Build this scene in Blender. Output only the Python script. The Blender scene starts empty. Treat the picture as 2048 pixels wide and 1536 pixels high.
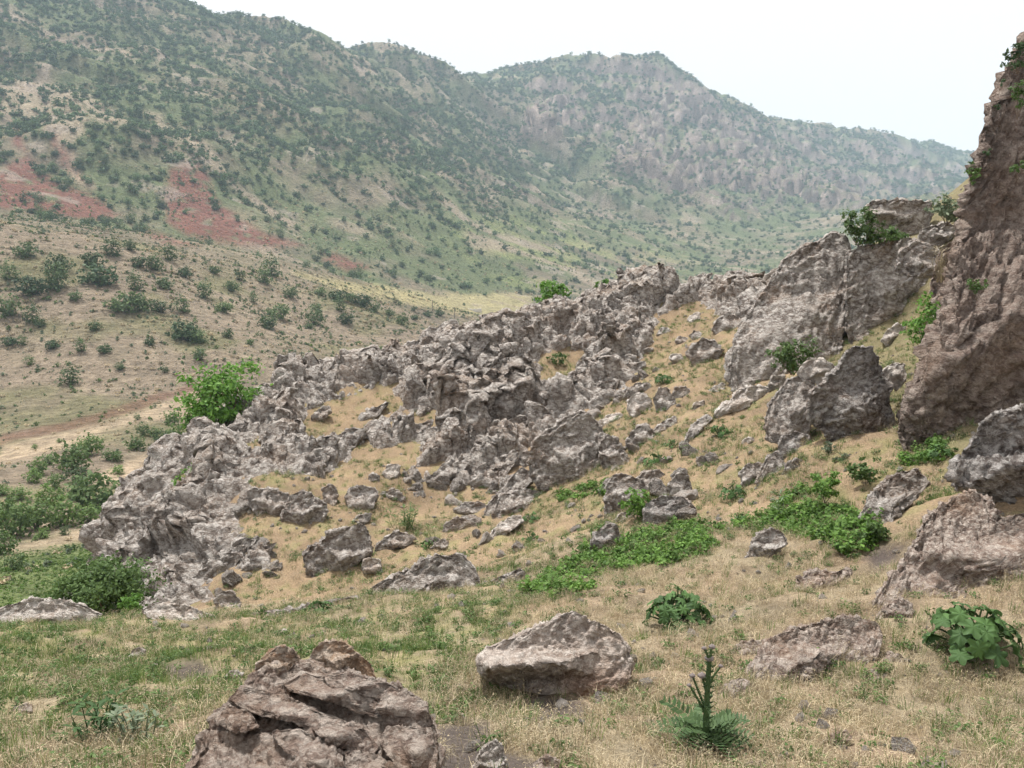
import bpy, bmesh, math, random
import numpy as np
from mathutils import Vector

# ------------------------------------------------------------------ camera, sky, sun, exposure
SC = bpy.context.scene
COL = SC.collection
PITCH = math.radians(11.0)          # camera looks 11 degrees down
FPX = 1800.0                        # focal length in pixels of the 2048 px wide photograph
cam_data = bpy.data.cameras.new('camera')
cam_data.sensor_width = 36.0
cam_data.lens = 36.0 * FPX / 2048.0
cam_data.clip_start = 0.1
cam_data.clip_end = 12000.0
cam = bpy.data.objects.new('camera', cam_data)
cam.location = (0, 0, 0)
cam.rotation_euler = (math.radians(90) - PITCH, 0, 0)
COL.objects.link(cam)
SC.camera = cam

SUN_ELEV, SUN_AZ = math.radians(63), math.radians(-28)     # azimuth from +Y towards +X
world = bpy.data.worlds.new('World'); SC.world = world; world.use_nodes = True
wn, wl = world.node_tree.nodes, world.node_tree.links
wn.clear()
sky = wn.new('ShaderNodeTexSky'); sky.sky_type = 'NISHITA'; sky.sun_disc = False
sky.sun_elevation = SUN_ELEV; sky.sun_rotation = SUN_AZ
sky.air_density = 1.0; sky.dust_density = 4.0
mixw = wn.new('ShaderNodeMix'); mixw.data_type = 'RGBA'
mixw.inputs[0].default_value = 0.86                       # thin bright overcast over the blue
wl.new(sky.outputs[0], mixw.inputs[6])
mixw.inputs[7].default_value = (9.2, 8.95, 8.8, 1)
bg = wn.new('ShaderNodeBackground'); bg.inputs[1].default_value = 0.1
wo = wn.new('ShaderNodeOutputWorld')
wl.new(mixw.outputs[2], bg.inputs[0]); wl.new(bg.outputs[0], wo.inputs[0])

sun_data = bpy.data.lights.new('sun', 'SUN')
sun_data.energy = 4.8; sun_data.angle = math.radians(9); sun_data.color = (1.0, 0.975, 0.935)
sun = bpy.data.objects.new('sun', sun_data); COL.objects.link(sun)
sd = Vector((math.sin(SUN_AZ) * math.cos(SUN_ELEV), math.cos(SUN_AZ) * math.cos(SUN_ELEV), math.sin(SUN_ELEV)))
sun.rotation_euler = sd.to_track_quat('Z', 'Y').to_euler()
sun.location = (0, 0, 50)

SC.view_settings.view_transform = 'Standard'
SC.view_settings.look = 'None'
SC.view_settings.exposure = 0.38
SC.view_settings.gamma = 1.0
SC.view_settings.use_curve_mapping = False
SC.render.engine = 'CYCLES'
cy = SC.cycles
cy.max_bounces = 4; cy.diffuse_bounces = 2; cy.glossy_bounces = 2; cy.transmission_bounces = 2
cy.volume_bounces = 1; cy.transparent_max_bounces = 4
cy.use_denoising = True
try: cy.denoiser = 'OPENIMAGEDENOISE'
except Exception: pass
cy.use_adaptive_sampling = True; cy.adaptive_threshold = 0.03
cy.caustics_reflective = False; cy.caustics_refractive = False
cy.sample_clamp_indirect = 4.0

# ------------------------------------------------------------------ helpers
R = math.radians
rng = np.random.default_rng(7)
CA, SA = math.cos(PITCH), math.sin(PITCH)
CAM_UP = np.array([0, SA, CA]); CAM_FW = np.array([0, CA, -SA])

def ray(u, v):
    """direction through a point of the photograph; unit length along the view axis"""
    x = (np.asarray(u, float) - 1024) / FPX; y = (np.asarray(v, float) - 768) / FPX
    return np.stack([x, CA - y * SA, -SA - y * CA], -1)
def at(u, v, Y):
    d = ray(u, v)
    return d * (np.asarray(Y, float) / d[..., 1])[..., None]
def project(P):
    d = P @ CAM_FW
    d = np.maximum(d, 0.05)
    return 1024 + FPX * P[:, 0] / d, 768 - FPX * (P @ CAM_UP) / d

def hash3(ix, iy, iz, seed):
    h = (ix.astype(np.uint32) * np.uint32(374761393) + iy.astype(np.uint32) * np.uint32(668265263)
         + iz.astype(np.uint32) * np.uint32(2147483647) + np.uint32(seed * 1013904223 & 0xffffffff))
    h = (h ^ (h >> np.uint32(13))) * np.uint32(1274126177)
    h = (h ^ (h >> np.uint32(16))) * np.uint32(2246822519)
    return h ^ (h >> np.uint32(15))
_g = np.random.default_rng(3).normal(size=(256, 3)); _g /= np.linalg.norm(_g, axis=1)[:, None]; GRAD = _g.astype(np.float32)
def perlin(p, seed=0):
    p = np.asarray(p, np.float32)
    i = np.floor(p); f = p - i; i = i.astype(np.int32).astype(np.int64)
    w = f * f * f * (f * (f * 6 - 15) + 10)
    out = 0
    for dx in (0, 1):
        wx = w[:, 0] if dx else 1 - w[:, 0]
        for dy in (0, 1):
            wy = w[:, 1] if dy else 1 - w[:, 1]
            for dz in (0, 1):
                wz = w[:, 2] if dz else 1 - w[:, 2]
                h = hash3(i[:, 0] + dx, i[:, 1] + dy, i[:, 2] + dz, seed) & np.uint32(255)
                g = GRAD[h]
                out = out + wx * wy * wz * (g[:, 0] * (f[:, 0] - dx) + g[:, 1] * (f[:, 1] - dy) + g[:, 2] * (f[:, 2] - dz))
    return out * 1.6
def fbm(p, octv=4, seed=0, gain=0.5, lac=2.03):
    s = 0; a = 1.0; q = np.asarray(p, np.float32)
    for k in range(octv):
        s = s + a * perlin(q, seed + k); a *= gain; q = q * lac + 17.3
    return s
def billow(p, octv=4, seed=0, gain=0.5, lac=2.1):
    s = 0; a = 1.0; q = np.asarray(p, np.float32); t = 0
    for k in range(octv):
        s = s + a * np.abs(perlin(q, seed + k)); t += a; a *= gain; q = q * lac + 11.7
    return s / t
def worley(p, seed=0):
    p = np.asarray(p, np.float32)
    i = np.floor(p).astype(np.int64); f = p - i
    f1 = np.full(len(p), 9.0, np.float32); f2 = f1.copy(); cid = np.zeros(len(p), np.uint32)
    for dx in (-1, 0, 1):
        for dy in (-1, 0, 1):
            for dz in (-1, 0, 1):
                h = hash3(i[:, 0] + dx, i[:, 1] + dy, i[:, 2] + dz, seed)
                ox = (h & np.uint32(1023)) / 1023.0; oy = ((h >> np.uint32(10)) & np.uint32(1023)) / 1023.0; oz = ((h >> np.uint32(20)) & np.uint32(1023)) / 1023.0
                d = (dx + ox - f[:, 0]) ** 2 + (dy + oy - f[:, 1]) ** 2 + (dz + oz - f[:, 2]) ** 2
                c = d < f1
                f2 = np.where(c, f1, np.minimum(f2, d)); cid = np.where(c, h, cid); f1 = np.where(c, d, f1)
    return np.sqrt(f1), np.sqrt(f2), (cid % 997) / 997.0
def sstep(a, b, x):
    t = np.clip((x - a) / (b - a), 0, 1); return t * t * (3 - 2 * t)

def poly_sd(u, v, poly):
    """signed distance in photograph pixels, positive inside"""
    u = u.astype(np.float32); v = v.astype(np.float32)
    P = np.array(poly, np.float32); n = len(P)
    dmin = np.full(u.shape, 1e12, np.float32); ins = np.zeros(u.shape, bool)
    for k in range(n):
        a = P[k]; b = P[(k + 1) % n]; e = b - a
        t = np.clip(((u - a[0]) * e[0] + (v - a[1]) * e[1]) / max(e @ e, 1e-6), 0, 1)
        dmin = np.minimum(dmin, (u - a[0] - t * e[0]) ** 2 + (v - a[1] - t * e[1]) ** 2)
        if a[1] != b[1]:
            c = ((a[1] > v) != (b[1] > v)) & (u < (b[0] - a[0]) * (v - a[1]) / (b[1] - a[1]) + a[0])
            ins ^= c
    d = np.sqrt(dmin)
    return np.where(ins, d, -d)

def make_mesh(name, V, F, smooth=True):
    V = np.ascontiguousarray(V, np.float32); F = np.ascontiguousarray(F, np.int32)
    me = bpy.data.meshes.new(name)
    k = F.shape[1]
    me.vertices.add(len(V)); me.vertices.foreach_set('co', V.ravel())
    me.loops.add(F.size); me.loops.foreach_set('vertex_index', F.ravel())
    me.polygons.add(len(F)); me.polygons.foreach_set('loop_start', np.arange(0, F.size, k, dtype=np.int32))
    try: me.polygons.foreach_set('loop_total', np.full(len(F), k, np.int32))
    except Exception: pass
    if smooth: me.polygons.foreach_set('use_smooth', np.ones(len(F), bool))
    me.update(calc_edges=True)
    return me
def obj(name, me, mat=None, parent=None, loc=None, link=True):
    o = bpy.data.objects.new(name, me)
    if mat is not None and me is not None and not me.materials: me.materials.append(mat)
    if link: COL.objects.link(o)
    if parent: o.parent = parent
    if loc is not None: o.location = loc
    return o
def tag(o, label=None, cat=None, group=None, kind=None):
    if label: o['label'] = label
    if cat: o['category'] = cat
    if group: o['group'] = group
    if kind: o['kind'] = kind
    return o
def set_attr(me, name, arr):
    arr = np.ascontiguousarray(arr, np.float32)
    if arr.ndim == 1:
        a = me.attributes.new(name, 'FLOAT', 'POINT'); a.data.foreach_set('value', arr)
    else:
        if arr.shape[1] == 3: arr = np.concatenate([arr, np.ones((len(arr), 1), np.float32)], 1)
        a = me.attributes.new(name, 'FLOAT_COLOR', 'POINT'); a.data.foreach_set('color', np.ascontiguousarray(arr, np.float32).ravel())
def grid_faces(nr, nc):
    i = np.arange(nr * nc).reshape(nr, nc)
    return np.stack([i[:-1, :-1], i[:-1, 1:], i[1:, 1:], i[1:, :-1]], -1).reshape(-1, 4)
def vnormals(V, F):
    N = np.zeros_like(V)
    if F.shape[1] == 4: n = np.cross(V[F[:, 2]] - V[F[:, 0]], V[F[:, 3]] - V[F[:, 1]])
    else: n = np.cross(V[F[:, 1]] - V[F[:, 0]], V[F[:, 2]] - V[F[:, 0]])
    for k in range(F.shape[1]):
        for c in range(3):
            N[:, c] += np.bincount(F[:, k], n[:, c], minlength=len(V))
    return N / np.maximum(np.linalg.norm(N, axis=1), 1e-9)[:, None]

class RBF:
    def __init__(s, P, e):
        P = np.array(P, float); s.X = P[:, :2]; s.e = e; n = len(P)
        D = np.sqrt(((s.X[:, None] - s.X[None]) ** 2).sum(-1) + e * e)
        A = np.zeros((n + 3, n + 3)); A[:n, :n] = D + np.eye(n) * -1e-3 * e
        A[:n, n] = 1; A[:n, n + 1:] = s.X; A[n:, :n] = A[:n, n:].T
        s.w = np.linalg.solve(A, np.concatenate([P[:, 2], [0, 0, 0]]))
    def __call__(s, x, y):
        x = np.asarray(x, float); sh = x.shape; x = x.ravel(); y = np.asarray(y, float).ravel()
        out = np.empty(len(x)); n = len(s.X); xs = s.X.astype(np.float32)
        for k in range(0, len(x), 40000):
            a = x[k:k + 40000]; b = y[k:k + 40000]
            D = np.sqrt((a[:, None].astype(np.float32) - xs[None, :, 0]) ** 2 + (b[:, None].astype(np.float32) - xs[None, :, 1]) ** 2 + s.e ** 2)
            out[k:k + 40000] = D @ s.w[:n] + s.w[n] + s.w[n + 1] * a + s.w[n + 2] * b
        return out.reshape(sh)

# ------------------------------------------------------------------ materials
def new_mat(name):
    m = bpy.data.materials.new(name); m.use_nodes = True
    nt = m.node_tree; b = nt.nodes['Principled BSDF']
    b.inputs['Roughness'].default_value = 0.9
    try: b.inputs['Specular IOR Level'].default_value = 0.15
    except Exception: pass
    return m, nt, b
def N(nt, t, **kw):
    n = nt.nodes.new(t)
    for k, v in kw.items():
        if k[0] == 'i' and k[1:].isdigit(): n.inputs[int(k[1:])].default_value = v
        elif k in n.inputs: n.inputs[k].default_value = v
        else: setattr(n, k, v)
    return n
def noise_n(nt, co, scale, detail=4, rough=0.55, dist=0.0):
    n = N(nt, 'ShaderNodeTexNoise'); n.inputs['Scale'].default_value = scale; n.inputs['Detail'].default_value = detail
    n.inputs['Roughness'].default_value = rough; n.inputs['Distortion'].default_value = dist
    nt.links.new(co, n.inputs['Vector']); return n.outputs[0]
def ramp_n(nt, fac, stops):
    n = N(nt, 'ShaderNodeValToRGB'); nt.links.new(fac, n.inputs[0]); e = n.color_ramp.elements
    while len(e) < len(stops): e.new(0.5)
    for k, (p, c) in enumerate(stops):
        e[k].position = p; e[k].color = (*c, 1) if len(c) == 3 else c
    return n.outputs[0]
def mix_n(nt, fac, a, b, blend='MIX'):
    n = N(nt, 'ShaderNodeMix', data_type='RGBA', blend_type=blend)
    for s, x in ((0, fac), (6, a), (7, b)):
        if hasattr(x, 'is_output') or hasattr(x, 'links'): nt.links.new(x, n.inputs[s])
        elif s == 0: n.inputs[0].default_value = x
        else: n.inputs[s].default_value = (*x, 1)
    return n.outputs[2]
def bump_n(nt, b, h, strength, dist):
    n = N(nt, 'ShaderNodeBump'); n.inputs['Strength'].default_value = strength; n.inputs['Distance'].default_value = dist
    nt.links.new(h, n.inputs['Height']); nt.links.new(n.outputs[0], b.inputs['Normal'])
def range_n(nt, x, a, b):
    n = N(nt, 'ShaderNodeMapRange'); n.inputs[1].default_value = a; n.inputs[2].default_value = b; n.clamp = True
    nt.links.new(x, n.inputs[0]); return n.outputs[0]

STRATA = np.array([-0.58, -0.22, 0.78]); STRATA /= np.linalg.norm(STRATA)
def rock_material(name, base, pale, dark, scale=1.0, rust=(0.33, 0.19, 0.10), rust_amt=0.25, foot_stain=False):
    """mottled limestone: grey brown body, pale lichen blotches, dark and rusty staining"""
    m, nt, b = new_mat(name)
    tc = N(nt, 'ShaderNodeTexCoord'); oi = N(nt, 'ShaderNodeObjectInfo')
    ad = N(nt, 'ShaderNodeVectorMath', operation='ADD'); nt.links.new(tc.outputs['Object'], ad.inputs[0]); nt.links.new(oi.outputs['Location'], ad.inputs[1])
    mp = N(nt, 'ShaderNodeMapping'); mp.inputs['Rotation'].default_value = (0.25, R(-37), 0); mp.inputs['Scale'].default_value = (1, 1, 1.5)
    nt.links.new(ad.outputs[0], mp.inputs[0]); co = mp.outputs[0]
    n1 = noise_n(nt, co, 0.9 * scale, 6, 0.62)
    n2 = noise_n(nt, co, 5.0 * scale, 8, 0.72)
    n3 = noise_n(nt, co, 0.55 * scale, 4, 0.6)
    n4 = noise_n(nt, co, 26 * scale, 5, 0.7)
    # pale lumps with browner gaps between them, two sizes, with ragged outlines
    nn = N(nt, 'ShaderNodeTexNoise'); nn.inputs['Scale'].default_value = 9 * scale; nn.inputs['Detail'].default_value = 4; nt.links.new(co, nn.inputs['Vector'])
    vd = N(nt, 'ShaderNodeVectorMath', operation='MULTIPLY_ADD'); nt.links.new(nn.outputs[1], vd.inputs[0]); vd.inputs[1].default_value = (0.16 / scale,) * 3; nt.links.new(co, vd.inputs[2])
    def vor(sc):
        v = N(nt, 'ShaderNodeTexVoronoi'); v.inputs['Scale'].default_value = sc * scale; nt.links.new(vd.outputs[0], v.inputs['Vector']); return v
    va, vb = vor(5.5), vor(14.0)
    sep = N(nt, 'ShaderNodeSeparateColor'); nt.links.new(va.outputs['Color'], sep.inputs[0]); sepb = N(nt, 'ShaderNodeSeparateColor'); nt.links.new(vb.outputs['Color'], sepb.inputs[0])
    def mul(x, y):
        q = N(nt, 'ShaderNodeMath', operation='MULTIPLY'); nt.links.new(x, q.inputs[0])
        if isinstance(y, float): q.inputs[1].default_value = y
        else: nt.links.new(y, q.inputs[1])
        return q.outputs[0]
    def inv(x):
        q = N(nt, 'ShaderNodeMath', operation='SUBTRACT'); q.inputs[0].default_value = 1.0; nt.links.new(x, q.inputs[1]); return q.outputs[0]
    c = mix_n(nt, range_n(nt, n1, 0.38, 0.66), base, dark)
    c = mix_n(nt, mul(range_n(nt, n2, 0.46, 0.60), 0.75), c, pale)
    c = mix_n(nt, mul(inv(range_n(nt, va.outputs['Distance'], 0.25, 0.62)), range_n(nt, sep.outputs[0], 0.35, 0.95)), c, pale)
    c = mix_n(nt, mul(mul(inv(range_n(nt, vb.outputs['Distance'], 0.2, 0.6)), range_n(nt, sepb.outputs[0], 0.5, 0.9)), 0.8), c, pale)
    fm = mul(range_n(nt, n3, 0.50, 0.66), float(rust_amt))
    c = mix_n(nt, fm, c, rust)
    if foot_stain:                                  # iron stained broken face low on the right side
        sx = N(nt, 'ShaderNodeSeparateXYZ'); nt.links.new(tc.outputs['Object'], sx.inputs[0])
        st = mul(mul(range_n(nt, sx.outputs[2], 0.42, 0.22), range_n(nt, sx.outputs[0], -0.08, 0.12)), range_n(nt, n2, 0.3, 0.5))
        c = mix_n(nt, mul(st, 0.85), c, (0.30, 0.15, 0.08))
        low_left = mul(mul(range_n(nt, sx.outputs[2], 0.30, 0.16), range_n(nt, sx.outputs[0], 0.05, -0.1)), range_n(nt, n1, 0.35, 0.55))  # darker brown tone low on the left side
        c = mix_n(nt, mul(low_left, 0.8), c, (0.17, 0.115, 0.10))
    c = mix_n(nt, 0.55, c, ramp_n(nt, n4, [(0.3, (0.5, 0.49, 0.48)), (0.7, (1.4, 1.4, 1.4))]), 'MULTIPLY')
    nt.links.new(c, b.inputs['Base Color'])
    b.inputs['Roughness'].default_value = 0.95
    def madd(x, k, y):
        q = N(nt, 'ShaderNodeMath', operation='MULTIPLY_ADD'); nt.links.new(x, q.inputs[0]); q.inputs[1].default_value = k; nt.links.new(y, q.inputs[2]); return q.outputs[0]
    hgt = madd(n4, 0.25, mul(n2, 0.8)); hgt = madd(va.outputs['Distance'], -0.42, hgt); hgt = madd(vb.outputs['Distance'], -0.2, hgt)
    bump_n(nt, b, hgt, 1.0, 0.24 / scale)
    return m
M = {}
M['ridge'] = rock_material('ridge_limestone', (0.325, 0.28, 0.243), (0.68, 0.632, 0.58), (0.168, 0.134, 0.113), 1.1)
M['boulder'] = rock_material('boulder_limestone', (0.325, 0.278, 0.24), (0.68, 0.63, 0.578), (0.168, 0.134, 0.113), 1.3)
M['near'] = rock_material('near_limestone', (0.33, 0.25, 0.205), (0.60, 0.52, 0.45), (0.18, 0.13, 0.105), 2.8, rust_amt=0.35)
M['pale'] = rock_material('pale_limestone', (0.52, 0.455, 0.40), (0.77, 0.72, 0.66), (0.34, 0.275, 0.23), 2.4, rust=(0.45, 0.28, 0.16))
M['stained'] = rock_material('stained_limestone', (0.54, 0.45, 0.385), (0.78, 0.70, 0.625), (0.32, 0.255, 0.215), 2.4, rust=(0.45, 0.28, 0.16), foot_stain=True)
M['dark'] = rock_material('dark_limestone', (0.27, 0.235, 0.21), (0.58, 0.545, 0.51), (0.145, 0.12, 0.107), 1.6)
M['cliff'] = rock_material('cliff_limestone', (0.275, 0.205, 0.168), (0.45, 0.375, 0.32), (0.155, 0.115, 0.095), 1.0)
M['rusty'] = rock_material('rusty_limestone', (0.48, 0.35, 0.25), (0.62, 0.53, 0.44), (0.30, 0.195, 0.13), 3.0, rust_amt=0.6)

def soil_material(name, attr='col', s1=2.5, s2=30, bump=0.5, bd=0.03):
    """earth whose tints (grass litter, ochre dust, burnt soil, red marl) come per vertex"""
    m, nt, b = new_mat(name)
    tc = N(nt, 'ShaderNodeTexCoord'); co = tc.outputs['Object']
    at_ = N(nt, 'ShaderNodeAttribute', attribute_name=attr)
    n1 = noise_n(nt, co, s1, 5, 0.65); n2 = noise_n(nt, co, s2, 5, 0.7)
    c = mix_n(nt, 0.6, at_.outputs['Color'], ramp_n(nt, n1, [(0.3, (0.72, 0.72, 0.72)), (0.7, (1.25, 1.22, 1.18))]), 'MULTIPLY')
    c = mix_n(nt, 0.7, c, ramp_n(nt, n2, [(0.32, (0.42, 0.43, 0.42)), (0.68, (1.5, 1.48, 1.45))]), 'MULTIPLY')
    nt.links.new(c, b.inputs['Base Color']); b.inputs['Roughness'].default_value = 1.0
    bump_n(nt, b, n2, bump, bd)
    return m
M['soil'] = soil_material('dry_soil', s1=1.7, s2=28, bump=0.6, bd=0.03)
M['far'] = soil_material('hillside_soil', s1=0.05, s2=0.45, bump=1.0, bd=3.0)
# ------------------------------------------------------------------ near terrain: control points (photograph u, v, distance Y)
CP = [(0,1536,4.3),(500,1536,4.0),(1024,1536,4.0),(1500,1536,4.2),(2048,1536,4.6),
 (0,1400,6),(512,1400,5.6),(1024,1400,5.8),(1500,1400,5.8),(2048,1400,6.0),
 (0,1290,8.8),(500,1300,8.5),(1000,1250,9),(1350,1270,7.9),(1700,1300,7),(2048,1250,7.2),
 (0,1245,10.5),(200,1240,11),(450,1252,11),(700,1212,12),(950,1175,13.5),(1050,1170,13.3),
 (1250,1150,11.5),(1500,1150,10.5),(1750,1150,9.6),(2000,1130,8.8),(2300,1100,8.8),
 (1150,1110,14.5),(1450,1070,13.5),(1700,1030,12.8),(1900,960,12.8),(2100,930,11.8),
 (430,1215,16.5),(550,1190,17),(650,1185,16.7),(750,1150,17.5),(850,1090,19),(1000,1085,18.5),
 (480,1100,19.5),(560,1080,20),(680,1050,21),(800,1020,22.5),(900,1010,23),(1100,1000,21.5),(1200,980,20),
 (1300,930,20.5),(1450,880,20.5),(1550,890,18.5),(1450,960,17.5),(1350,1010,16.5),(1600,1010,14.5),(1750,900,15.5),(1850,920,14.2),
 (520,960,23),(620,955,24),(700,930,25),(790,940,24.5),
 (620,860,28),(700,820,30),(770,800,31),
 (900,940,25),(1000,900,26.5),(1100,820,29),(1200,760,31),(1280,700,33),
 (1350,840,23.5),(1500,790,24),(1350,780,26),(1400,720,29),(1400,660,33),(1390,620,36),
 (330,1000,25),(300,1100,22.5),(400,1050,22.5),(350,1180,19.5),(420,940,25),
 (1600,760,23),(1750,690,25),(1850,690,22.5),(1650,600,29),(1750,500,31),(1900,440,31),
 (1830,880,15.5),(1900,880,14.5),(2040,900,13)]
FLANK = [(430,850,30),(340,895,28.5),(270,940,27.5),(225,1005,26.5),(205,1070,25.5),(200,1110,24.5)]
CREST = [(1300,560,39.5),(1450,560,38.5),(1530,560,37),(1180,598,38.5),(1050,622,37),(920,672,35.5),(780,712,34.5),(650,728,33.5),(520,772,32)]
pts = [tuple(at(*c)) for c in CP]
for c in CREST:
    p = at(*c) - [0, 0, 0.65]; pts.append(tuple(p))
    pts.append((p[0] - 2.0, p[1] + 5, p[2] - 6.5)); pts.append((p[0] - 5, p[1] + 13, p[2] - 16))
for c in FLANK:
    p = at(*c) - [-0.3, 0, 0.75]; pts.append(tuple(p)); pts.append((p[0] - 2.5, p[1] + 2.5, p[2] - 4.0)); pts.append((p[0] - 7, p[1] + 6, p[2] - 8.5))
pts += [(0,0,-1.65),(-8,0,-2.4),(8,0,-0.9),(0,-4,-0.8),(-10,5,-4.3),(12,6,-1.2),(20,12,2),(22,22,5),(22,34,6),(15,45,-8),(25,50,-10),
        (-12,9,-6.6),(-13,13,-9.0),(-17,20,-12.5),(-22,28,-16),(-30,20,-16),(-25,10,-11),(-20,2,-6)]
TN = RBF(pts, 1.2)
def near_h(x, y):
    x = np.asarray(x, float); y = np.asarray(y, float)
    q = np.stack([x.ravel(), y.ravel(), 0 * x.ravel()], 1)
    return TN(x, y) + (0.16 * fbm(q * 0.45, 4, 5)).reshape(x.shape) + (0.05 * fbm(q * 2.2, 3, 9)).reshape(x.shape)

def hit(u, v, y0=2.6, y1=60.0):
    """where the sight line through (u, v) first meets the near ground"""
    for n in (110, 14):
        Y = np.geomspace(y0, y1, n); P = at(np.full(n, u), np.full(n, v), Y)
        below = P[:, 2] < near_h(P[:, 0], P[:, 1])
        k = int(np.argmax(below)) if below.any() else n - 1
        y0, y1 = Y[max(k - 1, 0)], Y[k]
    return P[k]

# zones traced in the photograph and carried onto the ground by projection
Z_RIDGE = [(120,1260),(120,1150),(150,1060),(180,960),(240,890),(320,840),(400,790),(490,690),(700,640),(900,600),(1080,540),(1300,470),(1560,490),(1545,620),(1490,665),(1450,645),(1420,615),(1380,605),(1345,615),(1310,660),(1290,700),(1280,740),(1270,775),(1215,800),(1175,830),(1110,850),(1070,900),(1050,950),(1000,985),(950,970),(890,975),(830,965),(815,935),(850,900),(830,880),(770,905),(740,875),(715,885),(690,930),(640,955),(560,940),(500,960),(490,1000),(480,1040),(475,1080),(530,1110),(545,1135),(480,1150),(430,1150),(430,1200),(330,1225),(290,1260)]
Z_SOIL = [[(598,855),(630,812),(690,795),(770,783),(805,798),(795,825),(740,850),(690,862),(640,882),(600,872)],
          [(800,828),(870,815),(885,850),(830,868)],
          [(1092,702),(1130,705),(1160,720),(1140,750),(1100,770),(1075,750)],
          [(345,960),(375,935),(382,960),(340,985)], [(480,890),(515,872),(520,895),(490,905)]]
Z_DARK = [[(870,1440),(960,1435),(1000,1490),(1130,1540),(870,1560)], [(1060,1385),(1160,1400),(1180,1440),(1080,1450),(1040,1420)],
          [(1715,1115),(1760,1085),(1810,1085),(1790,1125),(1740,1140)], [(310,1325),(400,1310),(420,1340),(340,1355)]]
Z_GREEN = [[(-200,1220),(200,1235),(470,1262),(720,1215),(1060,1170),(1080,1215),(980,1290),(900,1330),(850,1410),(700,1400),(400,1420),(100,1420),(-200,1430)]]
Z_NETTLE = [[(1075,1172),(1150,1125),(1200,1095),(1280,1075),(1400,1050),(1440,1100),(1350,1125),(1200,1150),(1100,1182)],
            [(1430,1062),(1560,1012),(1640,960),(1685,985),(1765,1062),(1775,1085),(1700,1112),(1640,1078),(1540,1062)],
            [(1800,905),(1870,880),(1915,900),(1880,928),(1810,930)], [(1120,990),(1170,975),(1235,960),(1220,985),(1130,1002)],
            [(1060,1180),(1150,1165),(1180,1180),(1080,1205)]]
def zone(u, v, polys, soft=14, lo=None):
    s = np.full(u.shape, -1e3, np.float32)
    for p in polys: s = np.maximum(s, poly_sd(u, v, p))
    return sstep(-soft, soft, s)

def polar_grid(a0, a1, nc, r):
    az = np.radians(np.linspace(a0, a1, nc)); A, Rr = np.meshgrid(az, r)
    return np.sin(A) * Rr, np.cos(A) * Rr

def ground_zones(P):
    u, v = project(P)
    w = np.stack([P[:, 0] * 0.8, P[:, 1] * 0.8, 0 * P[:, 0]], 1)
    du = 26 * fbm(w, 3, 21); dv = 12 * fbm(w + 50, 3, 22)
    return u, v, u + du, v + dv

# --- the ground sheet near the viewer
nr, nc = 400, 430
X, Y = polar_grid(-46, 47, nc, np.concatenate([np.linspace(0.4, 2.4, 12, endpoint=False), np.geomspace(2.4, 62, nr - 12)]))
Zg = near_h(X, Y)
V = np.stack([X, Y, Zg], -1).reshape(-1, 3)
u, v, uw, vw = ground_zones(V)
ridge_m = zone(u, v, [Z_RIDGE], 6) * (V[:, 1] > 15)
q = V * np.array([1, 1, 0])
f1 = fbm(q * 0.55, 4, 31); f2 = fbm(q * 2.5, 3, 33)
ochre = np.array([0.262, 0.192, 0.124]); brown = np.array([0.185, 0.135, 0.088]); straw = np.array([0.32, 0.265, 0.18])
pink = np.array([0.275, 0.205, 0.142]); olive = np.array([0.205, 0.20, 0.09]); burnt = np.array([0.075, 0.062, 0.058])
def lerp(a, b, t): return a * (1 - t[:, None]) + b * t[:, None]
c = np.tile(ochre, (len(V), 1))
c = lerp(c, np.tile(brown, (len(V), 1)), 0.75 * sstep(-0.25, 0.6, f1))
c = lerp(c, np.tile(olive, (len(V), 1)), 0.6 * sstep(0.0, 0.7, f2 + 0.5 * fbm(q * 0.8 + 40, 3, 34)))
c = lerp(c, np.tile(np.array([0.17, 0.155, 0.085]), (len(V), 1)), 0.75 * zone(uw, vw, [[(1640,300),(2200,200),(2200,900),(1800,930),(1760,760),(1640,720)]], 20))
front = sstep(1000, 1130, vw) * (V[:, 1] < 16)
fg = lerp(np.tile(straw * 0.8, (len(V), 1)), np.tile(pink, (len(V), 1)), sstep(-0.3, 0.6, f1))
fg = lerp(fg, np.tile(brown * 0.8, (len(V), 1)), 0.6 * sstep(-0.1, 0.6, f2))
c = lerp(c, fg, front)
c = lerp(c, np.tile(olive, (len(V), 1)), 0.75 * zone(uw, vw, Z_GREEN, 40) * sstep(-0.6, 0.4, f2))
c = lerp(c, np.tile(np.array([0.13, 0.105, 0.07]), (len(V), 1)), 0.6 * front * sstep(0.1, 0.7, fbm(q * 1.3 + 70, 4, 35)))
c = lerp(c, np.tile(olive * 0.7, (len(V), 1)), 0.8 * zone(uw, vw, Z_NETTLE, 12))
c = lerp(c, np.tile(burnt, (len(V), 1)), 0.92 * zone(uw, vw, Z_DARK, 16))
gm = make_mesh('ground', V, grid_faces(nr, nc)); set_attr(gm, 'col', c)
ground = tag(obj('ground', gm, M['soil']), kind='structure')

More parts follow.
